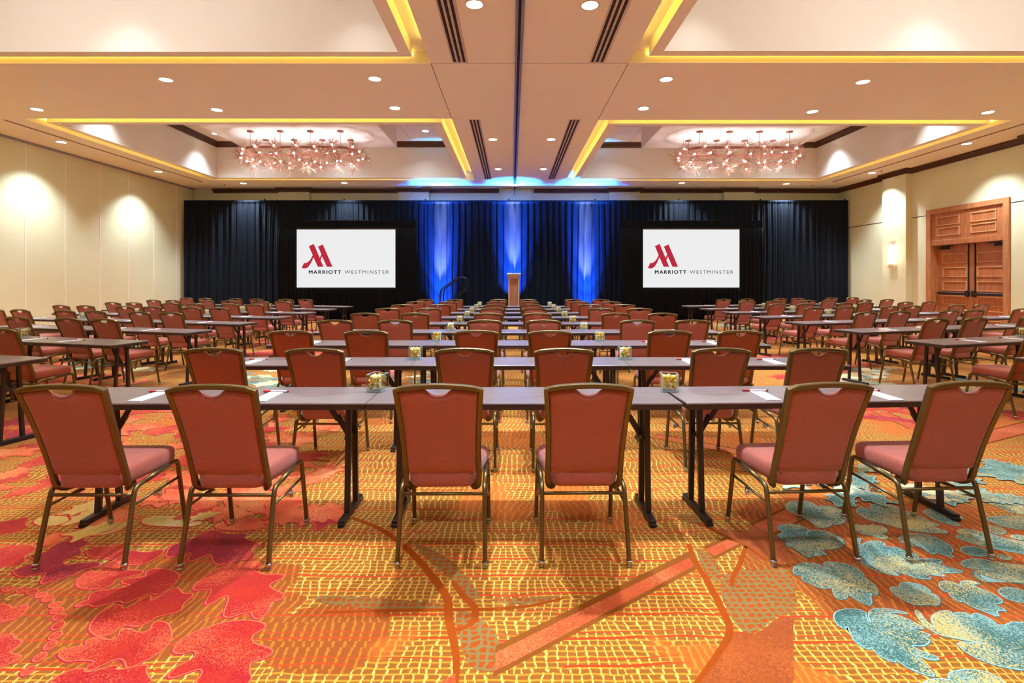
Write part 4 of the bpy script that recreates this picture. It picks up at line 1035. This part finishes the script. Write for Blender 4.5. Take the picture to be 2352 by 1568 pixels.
for (px, py, w) in ((2025, 392, 'by the right wall downlight'), (1866, 425, 'over the right end of the stage wall'), (515, 423, 'over the left end of the stage wall')):
    x, y = ceil_at(px, py)
    o = MB().lathe([(.03, -.0006), (.028, -.008), (.008, -.012), (.008, -.04), (.025, -.045), (.002, -.05)], (0, 0, 0), 12).build('ceiling_sprinkler', M['hardware']); o.location = (x, y, H); tag(o, 'small ceiling sprinkler head ' + w, 'sprinkler')
# sconce
t = thing('wall_sconce', 'lit rectangular wall sconce with twig ends on the right pilaster', 'wall light', (XR - .2, 17.0, 1.97))
MB().cbox(-.09, -.012, -.15, .15, -.02, .6, .01).build('diffuser', M['sconce'], t)
MB().box(-.0118, -.0005, -.11, .11, .02, .56).build('back_plate', M['copper'], t)
for zz, s in ((.6, 1), (-.02, -1)):
    m = MB(); r = random.Random(zz)
    for k in range(16):
        y0 = r.uniform(-.13, .13); m.sweep([(-.05, y0, zz + s * .001), (-.05 + r.uniform(-.03, .03), y0 * 1.1 + r.uniform(-.03, .03), zz + s * .06), (-.05 + r.uniform(-.05, .04), y0 * 1.2 + r.uniform(-.06, .06), zz + s * r.uniform(.09, .14))], ring(.003, 4), (1, 0, 0), 0, False)
    m.build('twigs', M['copper'], t)
light('POINT', 'sconce_lamp', (XR - .42, 17.0, 2.27), 9, (1, .8, .6), shadow_soft_size=.1)
# blue drape washes
for x, z0 in ((-2.62, .16), (.05, .6), (2.72, .16)):
    for tilt, cone, e, c in ((38, 66, 2600, (.01, .11, 1.0)), (17, 46, 9000, (.008, .10, 1.0)), (9, 30, 22000, (.008, .10, 1.0)), (16, 17, 12000, (.55, .65, 1.0)), (8, 10, 22000, (.55, .65, 1.0))):
        light('SPOT', 'drape_wash_lamp', (x, DRY - .6, z0), e, c, (math.radians(180 - tilt), 0, 0), spot_size=math.radians(cone), spot_blend=1.0, shadow_soft_size=.05)
    light('SPOT', 'drape_wash_lamp', (x, DRY - .62, z0), 3800, (.02, .45, 1.0), (math.radians(180), 0, 0), spot_size=math.radians(30), spot_blend=1.0, shadow_soft_size=.05)

for x, y, zb, wh in ((-2.62, DRY - .6, .002, 'left of the stage'), (.05, DRY - .6, .4515, 'behind the lectern'), (2.72, DRY - .6, .002, 'right of the stage')):
    t = thing('floor_uplight', 'small black drum uplight at the foot of the drape ' + wh, 'uplight', (x, y, zb), 0, 'drape uplights')
    MB().lathe([(.07, 0), (.085, .01), (.085, .085), (.078, .085), (.07, .04), (.001, .039)], (0, 0, 0), 20).build('housing', M['pipe'], t)

# ================================================================== world, camera, view
w = bpy.data.worlds.new('World'); SC.world = w; w.use_nodes = True
w.node_tree.nodes['Background'].inputs[0].default_value = (.9, .8, .7, 1); w.node_tree.nodes['Background'].inputs[1].default_value = .02
cam = bpy.data.cameras.new('Camera'); co = bpy.data.objects.new('Camera', cam); COL.objects.link(co)
co.location = (0, 0, EYE); co.rotation_euler = (PI / 2, 0, 0)
cam.sensor_width = 36; cam.lens = 36 * F / 2352; cam.shift_y = -(784 - HY) / 2352; cam.clip_end = 100
SC.camera = co
SC.view_settings.view_transform = 'Standard'; SC.view_settings.look = 'None'; SC.view_settings.exposure = 0.68; SC.view_settings.gamma = 1.0; SC.view_settings.use_curve_mapping = False
SC.cycles.use_denoising = True
SC.cycles.max_bounces = 7; SC.cycles.diffuse_bounces = 4; SC.cycles.glossy_bounces = 3; SC.cycles.sample_clamp_indirect = 5.0
SC.cycles.use_adaptive_sampling = True; SC.cycles.adaptive_threshold = .16; SC.cycles.adaptive_min_samples = 16
for k in ('bulb', 'downlight', 'screen', 'logo_red', 'logo_black', 'logo_grey', 'sconce'): M[k].cycles.emission_sampling = 'NONE'
